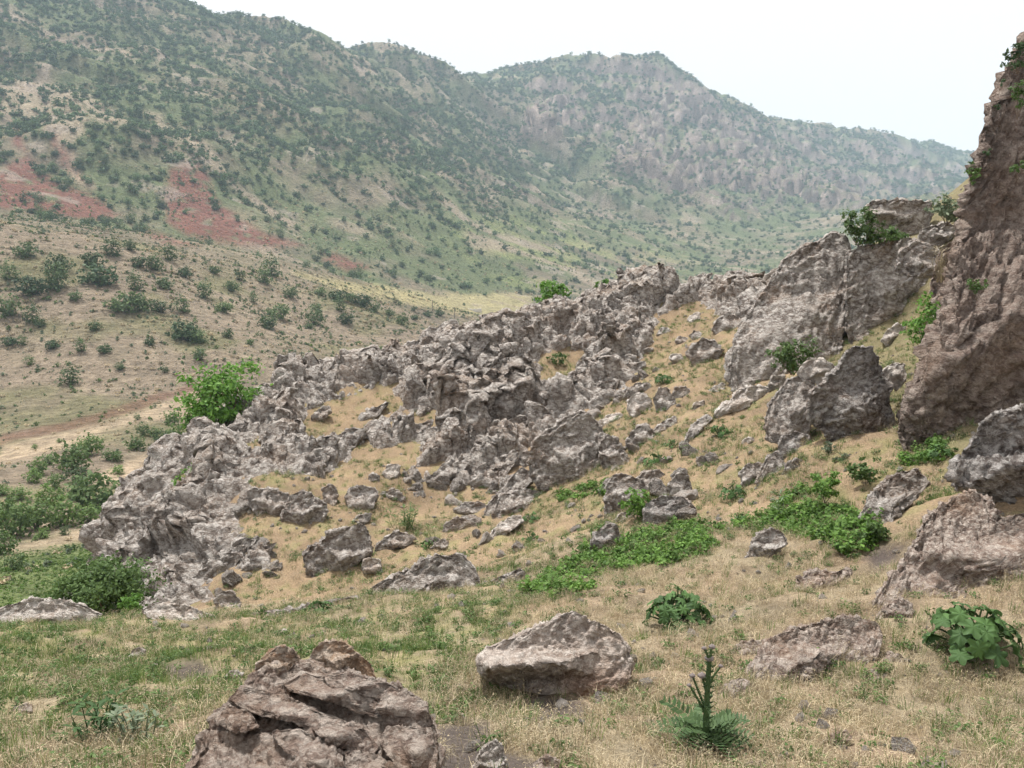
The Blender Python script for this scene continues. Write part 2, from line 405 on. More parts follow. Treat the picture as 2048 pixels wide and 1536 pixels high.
# --- the rocky ridge: a shell of bedrock standing proud of the soil
def strata_coords(p, squash=2.0):
    """stretch space along the bedding so that lumps come out slabby and tilted"""
    p = np.asarray(p, np.float64); d = p @ STRATA
    return p + np.outer(d * (squash - 1), STRATA)
def ledges(p, lam, seed):
    """broken bedding: each bed juts out and ends in a sharp undercut edge, about -0.5..0.5"""
    p = np.asarray(p, np.float64)
    d = p @ STRATA / lam + 0.9 * fbm(p / (lam * 2.6), 3, seed) + 0.25 * fbm(p / (lam * 0.7), 2, seed + 1)
    k = np.floor(d); f = d - k
    gate = perlin(np.stack([p[:, 0] / (lam * 1.3), p[:, 1] / (lam * 1.3), k * 7.3], 1), seed + 2)
    return (f ** 1.5 * sstep(1.0, 0.9, f) - 0.35) * (0.55 + 0.9 * sstep(-0.3, 0.4, gate))
def crag(p, seed=0, big=2.2):
    """knobbly bedrock relief in metres (for bedrock 20 to 40 m away)"""
    q = strata_coords(p, 1.9)
    wq = q + 0.45 * np.stack([fbm(q * 0.7, 2, seed + 1), fbm(q * 0.7 + 9, 2, seed + 2), fbm(q * 0.7 + 23, 2, seed + 3)], 1)
    a1, a2, ci = worley(wq / big, seed + 4)
    b1, b2, bi = worley(wq / (big * 0.36) + 3, seed + 5)
    e1, e2, ei = worley(wq / (big * 2.3) + 7, seed + 9)
    h = ledges(p, 1.7, seed + 30) * 0.34 + ledges(p, 0.6, seed + 40) * 0.12
    h += 0.45 * (ei - 0.5) * sstep(0.0, 0.22, e2 - e1) - 0.25 * (1 - sstep(0, 0.08, e2 - e1))
    g1, g2, gi = worley(wq / (big * 0.13) + 13, seed + 12)
    h += 0.10 * (0.55 - g1) + 0.07 * (gi - 0.5) * sstep(0, 0.3, g2 - g1)
    h += 0.55 * (ci - 0.4) * sstep(0.0, 0.34, a2 - a1) + 0.16 * (0.7 - a1) - 0.16 * (1 - sstep(0, 0.14, a2 - a1))
    h += 0.24 * (bi - 0.45) * sstep(0, 0.4, b2 - b1) + 0.08 * (0.6 - b1) - 0.08 * (1 - sstep(0, 0.2, b2 - b1))
    h += 0.58 * (billow(wq * 1.5, 3, seed + 6, 0.6) - 0.28) + 0.22 * (billow(wq * 4.6, 3, seed + 8, 0.7) - 0.28)
    return h
nr, nc = 470, 620
X, Y = polar_grid(-30.5, 18.5, nc, np.concatenate([np.linspace(15.3, 43, nr - 40), np.linspace(43.3, 60, 40)]))
V = np.stack([X, Y, near_h(X, Y)], -1).reshape(-1, 3)
u, v = project(V)
w3 = V * 0.9
un = u + 16 * fbm(w3 * 1.2, 3, 41); vn = v + 9 * fbm(w3 * 1.2 + 31, 3, 42)
sdr = poly_sd(un, vn, Z_RIDGE)
for p in Z_SOIL: sdr = np.minimum(sdr, -poly_sd(un, vn, p))
sdr = np.where(V[:, 1] > 42.5, np.maximum(sdr, 60), sdr)
F = grid_faces(nr, nc)
keep = (sdr[F] > -26).any(1); F = F[keep]
used = np.unique(F); remap = np.full(len(V), -1); remap[used] = np.arange(len(used)); F = remap[F]; V = V[used]; sdr = sdr[used]
nrm = vnormals(V, F); nrm[nrm[:, 2] < 0] *= -1
lift = -0.55 + 0.75 * sstep(-22, 12, sdr) + 0.55 * sstep(0, 70, sdr)
d = crag(V, 60) * sstep(-14, 26, sdr)
# long ledges climbing from lower left to upper right, steep on the side facing the bowl
up_, vp_ = project(V); vp_ = vp_ + 16 * fbm(V * 0.5, 3, 45)
for kk, L in enumerate([[(200,1080),(280,950),(370,880),(480,850),(560,860),(640,830)], [(330,1130),(400,1020),(450,930),(540,900),(620,890),(720,850),(800,820),(880,790),(960,760),(1060,700),(1150,650)], [(520,790),(620,750),(760,712),(860,690),(960,655),(1080,620),(1200,596),(1300,562)],
        [(830,940),(900,900),(980,850),(1060,800),(1140,770),(1220,730),(1270,690)], [(900,962),(980,922),(1050,880),(1100,835),(1180,795),(1260,755)], [(780,880),(860,860),(930,820),(1010,770),(1100,720),(1180,670),(1260,610),(1340,585)], [(280,1185),(330,1095),(400,1105),(440,1125)], [(560,800),(660,770),(760,750),(820,740)]]):
    L = np.array(L, float); t_ = vp_ - np.interp(up_, L[:, 0], L[:, 1]); ends = sstep(L[0, 0] - 20, L[0, 0] + 25, up_) * sstep(L[-1, 0] + 20, L[-1, 0] - 25, up_)
    prof = np.where(t_ > 0, np.exp(-(t_ / 9) ** 2), np.exp(-(t_ / 26) ** 2)) - 0.35 * np.exp(-((t_ - 20) / 12) ** 2)
    d += (0.34 if kk in (0, 2, 7) else 0.55) * prof * ends * (0.25 + 0.75 * sstep(-0.45, 0.15, fbm(V * 0.6 + 9 * kk, 2, 46))) * sstep(0, 25, sdr) * (V[:, 1] < 42)
V2 = V + nrm * (lift * 0.75 + d)[:, None]
rm = make_mesh('rock_ridge', V2, F)
rock_ridge = tag(obj('rock_ridge', rm, M['ridge']), kind='structure')
# ------------------------------------------------------------------ far terrain: valley, spur, mountains
FP = [(40,1160,38),(50,1090,60),(120,980,85),(20,960,88),(200,880,115),(20,920,110),(360,800,150),(180,820,136),(0,850,130),
 (200,700,172),(0,720,170),(200,600,200),(0,600,195),(200,500,236),(420,640,205),(420,560,245),(600,640,240),(700,680,230),(800,690,240),
 (0,446,246),(200,478,256),(400,518,272),(600,562,292),(800,622,312),(880,662,322),(-300,400,240),
 (660,568,430),(800,582,480),(960,612,520),(1120,600,600),(1280,548,820),(900,640,470),
 (600,545,460),(740,552,500),(900,566,560),(1040,556,640),(1200,535,780),(1400,520,980),(1560,480,1150),
 (100,420,440),(100,320,520),(380,320,560),(380,420,500),(240,380,500),(0,200,620),(0,0,850),(200,200,680),(200,50,880),(-300,100,700),(-300,-200,1000),
 (600,300,720),(600,200,900),(600,420,600),(800,420,680),(800,300,860),(800,200,1080),(1000,420,850),(1000,300,1180),
 (350,0,1050),(470,18,1120),(600,56,1250),(740,100,1370),(840,124,1500),(950,150,1650),(400,100,900),
 (0,-200,1100),(200,-80,1060),
 (1000,260,1390),(1120,400,1130),(1250,460,1000),(900,300,1050),
 (1120,116,1960),(1180,130,1960),(1240,120,1940),(1335,124,1900),(1400,170,1960),(1480,214,2050),(1560,240,2160),(1660,256,2300),(1760,270,2420),(1850,284,2560),(1930,312,2700),(2060,330,2850),(2300,340,2900),
 (1200,360,1300),(1320,320,1450),(1520,360,1500),(1120,240,1560),(1300,220,1700),(1450,300,1700),(1700,360,1900),(1900,380,2200),(1600,440,1350),(1800,440,1600),(2100,420,2000)]
fpts = [tuple(at(*c)) for c in FP]
for c in [(350,0,1050),(600,56,1250),(840,124,1500)]:
    p = at(*c); fpts.append((p[0] - 220, p[1] + 200, p[2] - 60))
for c in [(1120,116,1960),(1335,124,1900),(1560,240,2160),(1760,270,2420),(1930,312,2700)]:
    p = at(*c); fpts.append((p[0] - 20, p[1] + 320, p[2] - 110))
for k, c in enumerate([(0,446,246),(200,478,256),(400,518,272),(600,562,292),(800,622,312)]):     # hollow behind the spur
    p = at(*c); fpts.append((p[0], p[1] + 45, p[2] - 9)); fpts.append((p[0] + 5, p[1] + 100, p[2] - 8))
fpts += [(40,50,-30),(60,120,-38),(0,60,-27),(20,200,-44),(100,300,-50),(200,600,-60),(300,900,-50),(500,700,40),(700,1200,60),(300,250,10),(-60,40,-22),(-120,60,-24),(-200,140,-10),(120,60,0),(900,2000,90)]
TF = RBF(fpts, 14.0)
VD = np.array([0.453, 0.891])       # direction in which the valley runs
def far_h(x, y):
    x = np.asarray(x, float); y = np.asarray(y, float)
    z = TF(x, y)
    r = np.hypot(x, y)
    s = x * VD[0] + y * VD[1]; t = -x * VD[1] + y * VD[0]
    q = np.stack([x.ravel(), y.ravel(), 0 * x.ravel()], 1)
    wp = fbm(q / 180, 3, 71).reshape(x.shape)
    mt = sstep(-50, 40, z) * sstep(420, 620, r)                      # how mountainous
    rib = np.abs(perlin(np.stack([(s / 120 + 1.1 * wp).ravel(), (t / 900).ravel(), 0 * s.ravel()], 1), 73)).reshape(x.shape)
    rib2 = np.abs(perlin(np.stack([(s / 45 + 1.5 * wp).ravel(), (t / 420).ravel(), 0 * s.ravel() + 4], 1), 74)).reshape(x.shape)
    amp = np.clip((r - 300) / 900, 0, 1)
    z = z + mt * ((rib - 0.25) * 52 * amp + (rib2 - 0.25) * 20 * (0.4 + amp))
    z = z + fbm(q / 60, 5, 75).reshape(x.shape) * (0.6 + 5.0 * mt + 0.6 * sstep(60, 160, r))
    z = z + fbm(q / 9, 3, 76).reshape(x.shape) * (0.25 + 0.5 * sstep(100, 400, r))
    return z
nr, nc = 630, 600
FRR = np.concatenate([np.geomspace(30, 420, 190, endpoint=False), np.geomspace(420, 2400, 390, endpoint=False), np.geomspace(2400, 3200, 50)])
X, Y = polar_grid(-40, 40, nc, FRR)
Zf = far_h(X, Y)
V = np.stack([X, Y, Zf], -1).reshape(-1, 3)
u, v = project(V)
r = np.hypot(V[:, 0], V[:, 1])
# crags of the far mountain
Z_CRAG = [[(1000,170),(1110,125),(1240,125),(1345,125),(1420,190),(1500,215),(1600,245),(1750,270),(1900,310),(2048,320),(2048,440),(1800,430),(1650,410),(1560,440),(1460,440),(1330,400),(1240,330),(1230,300),(1130,260),(1050,270)]]
Z_CRAG2 = [[(1050,260),(1060,220),(1110,195),(1150,190),(1165,230),(1120,265),(1080,272)], [(1230,320),(1270,240),(1310,200),(1330,260),(1320,310),(1270,350)],
           [(1300,360),(1400,260),(1480,250),(1540,280),(1570,340),(1550,390),(1450,380)], [(1310,230),(1340,180),(1400,195),(1455,225),(1440,250),(1380,240)], [(1560,380),(1600,350),(1700,350),(1740,400),(1640,420)],
           [(1250,180),(1300,135),(1345,130),(1340,200),(1300,215)]]
sc = zone(u + 20 * fbm(V / 90, 2, 80), v + 14 * fbm(V / 90 + 9, 2, 81), Z_CRAG, 20) * (r > 1050)
sc2 = sstep(150, 215, v + 0.06 * (u - 1300)) * zone(u + 14 * fbm(V / 60, 2, 82), v + 10 * fbm(V / 60 + 9, 2, 83), Z_CRAG2, 12) * (r > 1050)
qq = np.stack([V[:, 0] / 34, V[:, 1] / 34, V[:, 2] / 150], 1) + 0.5 * np.stack([fbm(V / 50, 2, 84), fbm(V / 50 + 7, 2, 85), 0 * r], 1)
c1, c2, ci = worley(qq, 86); d1, d2, di = worley(qq * 2.6 + 5, 87)
V[:, 2] += (sc * 0.16 + sc2 * 0.34) * (34 * (ci - 0.3) * sstep(0, 0.3, c2 - c1) + 14 * (0.6 - c1) + 10 * (di - 0.4) * sstep(0, .3, d2 - d1) + 8 * (0.5 - d1))
F = grid_faces(nr, nc)
nrm = vnormals(V, F)
V += nrm * ((sc * 0.7 + sc2) * 46 * (0.30 - billow(np.stack([V[:, 0] / 34, V[:, 1] / 34, V[:, 2] / 110], 1), 5, 88, 0.68)))[:, None]
# tints of the open slopes
u, v = project(V)
q = V / 40
un = u + 30 * fbm(V / 55, 3, 91) * sstep(100, 400, r) + 10 * fbm(V / 12, 2, 92); vn = v + 18 * fbm(V / 55 + 11, 3, 93) * sstep(100, 400, r) + 5 * fbm(V / 12 + 3, 2, 94)
Z_RED = [[(322,400),(345,335),(380,316),(412,335),(434,400),(480,438),(540,470),(600,490),(520,492),(440,482),(380,468),(335,440)],
         [(0,345),(55,314),(120,362),(190,393),(240,428),(200,445),(100,432),(0,418)], [(92,250),(122,268),(165,340),(190,375),(150,352),(110,300)], [(10,230),(40,270),(60,310),(30,290)],
         [(640,500),(700,515),(740,535),(700,540),(650,520)], [(260,452),(330,470),(400,492),(330,490)]]
Z_PALE = [[(0,170),(80,150),(160,190),(175,240),(150,300),(200,370),(185,380),(130,300),(90,250),(0,230)], [(170,180),(245,230),(232,262),(180,240)], [(365,240),(402,260),(452,310),(458,338),(420,305),(380,282)], [(290,235),(330,240),(380,290),(360,290)]]
Z_FIELD = [[(590,548),(640,558),(760,574),(900,586),(1080,596),(1010,645),(930,640),(850,618),(760,602),(650,580)]]
Z_TRACK = [[(0,890),(200,848),(400,780),(400,825),(220,862),(100,905),(0,930)], [(0,1100),(100,1072),(220,1040),(220,1062),(110,1098),(0,1140)], [(200,950),(300,905),(330,890),(300,940),(210,975)]]
Z_BANK = [[(0,868),(150,838),(390,768),(395,782),(200,842),(0,888)]]
Z_MEADOW = [[(-200,1140),(210,1080),(300,1150),(300,1240),(-200,1240)]]
n = len(V); T = lambda c: np.tile(np.array(c), (n, 1))
f1 = fbm(q, 4, 95); f2 = fbm(V / 9, 3, 96)
near_hill = 1 - sstep(300, 420, r)
c = lerp(T((0.20, 0.165, 0.12)), T((0.28, 0.235, 0.165)), sstep(-0.4, 0.5, f1))
c = lerp(c, T((0.135, 0.135, 0.075)), 0.7 * sstep(-0.1, 0.6, f2 + 0.3 * f1))
c = lerp(c, T((0.30, 0.24, 0.18)), 0.7 * near_hill)
c = lerp(c, T((0.165, 0.175, 0.075)), 0.55 * near_hill * sstep(0.05, 0.55, fbm(V / 22, 3, 97)))
c = lerp(c, T((0.12, 0.155, 0.07)), 0.85 * (r > 420) * sstep(-0.5, 0.35, fbm(V / 70, 3, 98)))
c = lerp(c, T((0.27, 0.30, 0.11)), 0.6 * zone(un, vn, [[(880,470),(960,440),(1100,440),(1250,500),(1400,520),(1250,570),(1000,560)]], 40) * sstep(-0.2, 0.4, f1))
c = lerp(c, T((0.215, 0.088, 0.068)), 0.9 * zone(u + 0.35 * (un - u), v + 0.35 * (vn - v), Z_RED, 10) * sstep(-0.9, -0.1, f2) * (r > 330))
c = lerp(c, T((0.40, 0.32, 0.235)), 0.8 * zone(un, vn, Z_PALE, 12) * (r > 330))
c = lerp(c, T((0.40, 0.35, 0.19)), 0.9 * zone(un, vn, Z_FIELD, 8) * (r > 330))
c = lerp(c, T((0.44, 0.345, 0.245)), 0.9 * zone(un, vn, Z_TRACK, 9) * near_hill)
c = lerp(c, T((0.20, 0.115, 0.08)), 0.75 * zone(u, v + 6 * f2, Z_BANK, 4) * near_hill)
c = lerp(c, T((0.12, 0.17, 0.055)), 0.85 * zone(un, vn, Z_MEADOW, 16) * near_hill)
s_ = V[:, 0] * VD[0] + V[:, 1] * VD[1]; t_ = -V[:, 0] * VD[1] + V[:, 1] * VD[0]
STREAK = sstep(0.90, 0.97, 1 - np.abs(perlin(np.stack([s_ / 75 + 0.8 * fbm(V / 150, 2, 102), t_ / 330, 0 * s_ + 3], 1), 103))) * sstep(-0.1, 0.3, fbm(V / 130, 2, 104)) * (r > 450) * (1 - sc)
c = lerp(c, T((0.36, 0.285, 0.22)), 0.75 * STREAK)
steep = 1 - np.abs(vnormals(V, F)[:, 2])
crk = np.clip(sc * sstep(0.2, 0.45, steep + 0.15 * f2) + sc2 * sstep(0.1, 0.35, steep + 0.15 * f2), 0, 1)
c = lerp(c, lerp(T((0.26, 0.195, 0.175)), T((0.44, 0.35, 0.315)), sstep(-0.5, 0.6, fbm(V / 16, 3, 101))), 0.95 * crk)
outc = sstep(0.42, 0.62, fbm(V / 30, 4, 99)) * (r > 500) * (1 - sc)
c = lerp(c, T((0.36, 0.30, 0.25)), 0.6 * outc)
fm = make_mesh('hills', V, F); set_attr(fm, 'col', c)
hills = tag(obj('hills', fm, M['far']), kind='structure')
FARV, FARu, FARv, FARr, FARn = V, u, v, r, vnormals(V, F)
FARZ = dict(red=zone(un, vn, Z_RED, 10), field=zone(un, vn, Z_FIELD, 8), track=zone(un, vn, Z_TRACK, 8), bank=zone(u, v, Z_BANK, 5), meadow=zone(un, vn, Z_MEADOW, 10), crag=crk, pale=zone(un, vn, Z_PALE, 10))

# ------------------------------------------------------------------ the hazy air of the valley
def haze_box():
    x0, x1, y0, y1, z0, z1 = -2600, 3200, -120, 3500, float(FARV[:, 2].min()) - 1.0, float(FARV[:, 2].max()) + 30
    Vb = np.array([(x, y, z) for x in (x0, x1) for y in (y0, y1) for z in (z0, z1)])
    Fb = np.array([(0, 1, 3, 2), (4, 6, 7, 5), (0, 4, 5, 1), (2, 3, 7, 6), (0, 2, 6, 4), (1, 5, 7, 3)])
    me = make_mesh('haze', Vb, Fb, False)
    m = bpy.data.materials.new('valley_haze'); m.use_nodes = True; nt = m.node_tree; nt.nodes.clear()
    o = nt.nodes.new('ShaderNodeOutputMaterial'); p = nt.nodes.new('ShaderNodeVolumePrincipled')
    p.inputs['Color'].default_value = (0.66, 0.84, 1.0, 1); p.inputs['Density'].default_value = HAZE
    nt.links.new(p.outputs[0], o.inputs['Volume'])
    tag(obj('haze', me, m), kind='stuff')
HAZE = 1.9e-4
haze_box()
# ------------------------------------------------------------------ rocks with outlines traced in the photograph, each at its own distance, size and thickness
_ico = {}
def ico(n):
    if n not in _ico:
        bm = bmesh.new(); bmesh.ops.create_icosphere(bm, subdivisions=n, radius=1.0)
        V = np.array([v.co[:] for v in bm.verts]); F = np.array([[v.index for v in f.verts] for f in bm.faces]); bm.free()
        _ico[n] = (V, F)
    return _ico[n]
def outline_radius(poly, cu, cv, nth=360):
    """radius of the outline about its middle, per direction (u right, v up)"""
    P = np.array(poly, float) - (cu, cv); P[:, 1] *= -1
    th = np.linspace(-np.pi, np.pi, nth, endpoint=False); D = np.stack([np.cos(th), np.sin(th)], 1)
    rr = np.zeros(nth)
    for k in range(len(P)):
        a = P[k]; e = P[(k + 1) % len(P)] - a
        den = D[:, 0] * e[1] - D[:, 1] * e[0]; den = np.where(np.abs(den) < 1e-9, 1e-9, den)
        t = (a[0] * e[1] - a[1] * e[0]) / den; s = (a[0] * D[:, 1] - a[1] * D[:, 0]) / den
        ok = (s >= -1e-6) & (s <= 1 + 1e-6) & (t > 0)
        rr = np.where(ok, np.maximum(rr, t), rr)
    bad = rr <= 0
    if bad.any(): rr[bad] = np.interp(th[bad], th[~bad], rr[~bad], period=2 * np.pi)
    k = np.array([1, 2, 3, 2, 1.]); k /= k.sum()
    rr = np.convolve(np.concatenate([rr[-2:], rr, rr[:2]]), k, 'valid')
    return th, rr
def centroid(poly):
    P = np.array(poly, float); x, y = P[:, 0], P[:, 1]; x1, y1 = np.roll(x, -1), np.roll(y, -1)
    a = (x * y1 - x1 * y); A = a.sum() / 2
    return ((x + x1) * a).sum() / (6 * A), ((y + y1) * a).sum() / (6 * A)
def crinkle(p, lam, octv, seed, squash, cracks):
    """knobbly relief about 0..1, lam = size of the largest lumps"""
    q = strata_coords(p, squash) / lam
    q = q + 0.35 * np.stack([fbm(q * 0.9, 2, seed + 1), fbm(q * 0.9 + 9, 2, seed + 2), fbm(q * 0.9 + 23, 2, seed + 3)], 1)
    h = billow(q, octv, seed, 0.6) * 1.6 - 0.45
    if cracks > 0:
        a1, a2, ci = worley(q * 0.8 + 4, seed + 7)
        h += cracks * (0.9 * (ci - 0.5) * sstep(0, 0.3, a2 - a1) - 0.35 * (1 - sstep(0, 0.10, a2 - a1)))
    return h
ROCKS = []
def build_rock(poly, Y=None, thick=0.5, lean=0.45, seed=1, amp=0.10, lam=0.30, squash=1.7, cracks=0.6, cuts=5, embed=1.3, sub=None, box=0.8, octv=None, ct=None, under=0.0, off=0.45, pit=7.0, foot=0.07, bed=0.03):
    P = np.array(poly, float); cu, cv = ct or centroid(poly)
    w, h = np.ptp(P[:, 0]), np.ptp(P[:, 1])
    if Y is None:
        g = hit(cu, min(P[:, 1].max() - foot * h, 1620)); Y = g[1]
    d0 = ray(cu, P[:, 1].max() - foot * h); t = Y / d0[1]; mpp = t / FPX
    size = mpp * math.sqrt(w * h); T = thick * mpp * min(w, 1.6 * h)
    if sub is None:
        vis = math.sqrt(min(w, 700) * min(h, 700)) / 2
        sub = 3 if vis < 13 else 4 if vis < 34 else 5 if vis < 90 else 6
    D, F = ico(sub); D = D.copy()
    th, rr = outline_radius(poly, cu, cv)
    ang = np.arctan2(D[:, 2], D[:, 0]); rho = np.hypot(D[:, 0], D[:, 2])
    rad = np.interp(ang, th, rr, period=2 * np.pi) * mpp * rho ** box
    a = rad * np.cos(ang); b = rad * np.sin(ang)
    b = np.where(b < 0, b * embed, b)
    y = np.sign(D[:, 1]) * np.abs(D[:, 1]) ** box * T
    r_ = np.random.default_rng(seed)
    wa, hb = mpp * w / 2, mpp * h / 2
    fr_ = np.full(len(a), -1e9)
    for k in range(cuts):                       # broken faces: some look up, some are undercut, most look out
        gx, gz, ck = r_.normal() * 0.75, r_.normal() * 0.55, 0.42 + 0.3 * r_.random()
        if k == 0: gx, gz, ck = r_.normal() * 0.3, 1.5 + 0.5 * r_.random(), 0.35 + 0.15 * r_.random()
        if k == 1: gx, gz, ck = r_.normal() * 0.4, -0.2 - under - 0.3 * r_.random(), 0.6 + 0.15 * r_.random()
        fr_ = np.maximum(fr_, T * (-ck + gx * a / wa + gz * b / hb))
    if cuts: y = np.where(D[:, 1] < 0.05, np.maximum(y, np.minimum(fr_, -0.03 * T)), y)
    y = y + lean * (b - b.min())
    dep = t + y + T * off
    W = ray(cu + a / mpp, cv - b / mpp) * dep[:, None]
    nm = vnormals(W, F)
    L = lam * size
    if octv is None: octv = int(np.clip(round(math.log(max(L / (mpp * 5), 2.0)) / math.log(2.1)) + 1, 2, 6))
    dd = amp * size * crinkle(W, L, octv, seed * 13 % 900, squash, cracks)
    dd += bed * size * (ledges(W, 0.28 * size, seed % 80 + 3) + 0.5 * ledges(W, 0.10 * size, seed % 80 + 9))
    g1, g2, gi = worley(strata_coords(W, 1.5) / (mpp * 20) + 0.3 * billow(W / (mpp * 25), 2, 7)[:, None], seed % 90 + 50)
    dd += mpp * pit * 1.1 * (0.5 - g1 + 0.5 * (gi - 0.5) * sstep(0, 0.25, g2 - g1))
    dd += mpp * pit * (billow(strata_coords(W, squash) / (mpp * 15), 3, seed % 90 + 5, 0.65) - 0.3)
    W = W + nm * dd[:, None]
    base = np.array([W[:, 0].mean(), W[:, 1].mean(), W[:, 2].min()])
    return W - base, F, base
def rock(name, poly, label, cat='rock', group=None, mat='boulder', parent=None, **kw):
    kw.setdefault('seed', 100 + len(ROCKS))
    V, F, base = build_rock(poly, **kw)
    me = make_mesh(name, V, F)
    o = obj(name, me, M[mat], parent, base if parent is None else base - np.array(parent.location))
    if parent is None: tag(o, label, cat, group)
    elif label: o['label'] = label
    ROCKS.append(o)
    return o

G_BOWL = 'rocks in the sandy bowl'; G_MID = 'rocks beside the sandy path'; G_FRONT = 'rocks on the grassy terrace'
# the cliff and the large blocks on the right
rock('cliff', [(2060,50),(2030,104),(2010,145),(1990,190),(1970,260),(1946,350),(1922,430),(1902,540),(1878,620),(1868,650),(1845,720),(1812,770),(1796,820),(1800,870),(1850,900),(1920,905),(2000,920),(2150,940),(2400,900),(2500,500),(2400,0),(2200,-60)],
     'towering brown rock face at the right edge of the view', 'cliff', mat='cliff', Y=15.0, thick=0.32, lean=0.16, amp=0.05, lam=0.16, cracks=0.7, cuts=3, sub=7, pit=14.0, embed=1.1, squash=2.6, box=0.6, ct=(2160,560), octv=6)
rock('rock', [(1796,852),(1806,800),(1832,760),(1862,730),(1890,705),(1930,760),(1955,830),(1935,890),(1860,900),(1812,890)],
     'knobbly brown foot of the cliff right of the tall dark boulder', mat='cliff', Y=14.6, thick=0.45, lean=0.35, amp=0.10, lam=0.24, sub=5)
rock('rock', [(1862,560),(1880,500),(1905,480),(1950,490),(1960,640),(1930,720),(1890,700),(1868,640)],
     'brown rock filling the gap between the leaning blocks and the cliff', mat='cliff', Y=20.5, thick=0.6, lean=0.4, amp=0.09, sub=5)
rock('rock', [(1905,950),(1907,930),(1926,905),(1946,880),(1962,845),(1990,822),(2048,815),(2150,800),(2220,850),(2200,980),(2100,1012),(2040,1010),(1990,1000),(1960,988),(1930,985),(1912,972)],
     'dark crinkled rock jutting out from the right edge below the cliff', mat='dark', Y=10.6, thick=0.4, lean=0.0, amp=0.10, lam=0.22, sub=6, squash=2.6, embed=1.0, cuts=4, under=0.8)
rock('rock', [(1450,712),(1468,670),(1509,609),(1547,549),(1567,517),(1596,500),(1632,482),(1668,464),(1690,470),(1704,490),(1704,547),(1702,624),(1688,670),(1666,709),(1624,716),(1565,738),(1515,754),(1468,755)],
     'largest leaning slab of grey brown rock right of the sandy path', mat='boulder', Y=24.5, thick=0.35, lean=0.55, amp=0.045, lam=0.22, sub=6, cuts=5, squash=2.2)
rock('rock', [(1692,505),(1720,492),(1760,484),(1790,474),(1830,477),(1868,492),(1880,520),(1870,560),(1862,600),(1840,640),(1800,662),(1770,672),(1740,680),(1704,668),(1692,640)],
     'broad pale topped block leaning between the largest slab and the cliff', mat='boulder', Y=25.2, thick=0.42, lean=0.4, amp=0.06, lam=0.28, sub=6, cuts=5)
rock('rock', [(1790,548),(1796,505),(1830,482),(1868,490),(1892,520),(1884,552),(1840,556)],
     'overhanging cap of pale rock close to the cliff, above the white stone', mat='boulder', Y=24.2, thick=0.7, lean=0.3, amp=0.07, embed=1.0)
rock('rock', [(1725,418),(1745,401),(1790,398),(1840,402),(1866,405),(1864,432),(1850,455),(1800,462),(1750,452),(1730,436)],
     'flat topped rock on the skyline left of the cliff', mat='boulder', Y=31, thick=0.5, lean=0.1, amp=0.09, embed=2.2, under=-0.3)
rock('rock', [(1832,482),(1845,456),(1880,446),(1930,450),(1940,475),(1900,488),(1870,494),(1838,494)],
     'rough pale rock tucked against the cliff below the skyline rock', mat='boulder', Y=28, thick=0.6, lean=0.3, amp=0.1)
rock('rock', [(1758,680),(1775,660),(1790,650),(1810,650),(1815,668),(1805,682),(1780,688)], 'smooth whitish stone lying at the foot of the leaning blocks', mat='pale', thick=0.6, lean=0.3, amp=0.05, cracks=0.2, cuts=8)
rock('boulder', [(1690,702),(1710,692),(1740,693),(1755,710),(1765,740),(1778,770),(1785,820),(1787,850),(1780,880),(1760,905),(1730,920),(1700,912),(1680,892),(1655,870),(1625,850),(1614,820),(1618,785),(1640,770),(1655,750),(1680,735),(1684,715)],
     'tall dark crinkled boulder standing in front of the cliff', 'boulder', mat='dark', Y=16.3, thick=0.5, lean=0.05, amp=0.075, lam=0.22, sub=6, embed=1.0, cuts=6, under=0.5)
rock('rock', [(1530,835),(1540,800),(1560,775),(1575,755),(1600,750),(1630,765),(1628,800),(1622,840),(1612,875),(1560,872),(1532,866)], 'pale rough rock face sloping up to the tall dark boulder', mat='boulder', Y=17.6, thick=0.5, lean=0.6, amp=0.075, lam=0.22)
rock('rock', [(1592,746),(1605,725),(1640,715),(1668,728),(1674,742),(1650,762),(1610,760)], 'pale rounded rock perched left of the top of the tall dark boulder', mat='pale', Y=18.6, thick=0.6, lean=0.2, amp=0.06)
rock('rock', [(1765,742),(1785,725),(1808,725),(1815,750),(1795,775),(1770,760)], 'small pale rock between the tall dark boulder and the cliff', mat='pale', Y=17.8, thick=0.6)
rock('rock', [(1555,895),(1565,872),(1590,862),(1618,870),(1624,895),(1604,926),(1568,922)], 'upper knobbly lump of the rock stack left of the tall dark boulder', mat='dark', Y=16.8, thick=0.6, amp=0.12)
rock('rock', [(1560,968),(1570,930),(1590,915),(1605,935),(1626,945),(1637,962),(1630,990),(1600,1004),(1570,994)], 'lower knobbly lump of the rock stack above the green herbs', mat='dark', Y=15.4, thick=0.55, amp=0.12)
rock('rock', [(1472,1052),(1480,1030),(1510,990),(1515,955),(1535,910),(1555,900),(1575,930),(1575,970),(1560,1010),(1525,1042),(1490,1062)], 'long crinkled rock rib slanting down into the green herbs', mat='boulder', Y=15.3, thick=0.45, lean=0.6, amp=0.085, lam=0.25, ct=(1530,980))
rock('rock', [(1480,945),(1490,928),(1515,925),(1532,935),(1522,962),(1497,975),(1482,967)], 'small rough rock left of the slanting crinkled rib', mat='boulder', thick=0.6)
rock('rock', [(1690,1050),(1722,1020),(1745,985),(1762,965),(1792,945),(1830,938),(1850,955),(1857,970),(1832,997),(1802,1022),(1772,1048),(1740,1056)], 'wrinkled grey rock rising from dry grass below the tall dark boulder', mat='boulder', thick=0.4, lean=0.7, amp=0.085, lam=0.2, squash=2.8)
rock('rock', [(1485,1122),(1500,1095),(1515,1067),(1545,1055),(1568,1065),(1576,1087),(1542,1108),(1500,1133)], 'small sloping rock in front of the green herbs', mat='boulder', lean=0.7, group=G_FRONT)
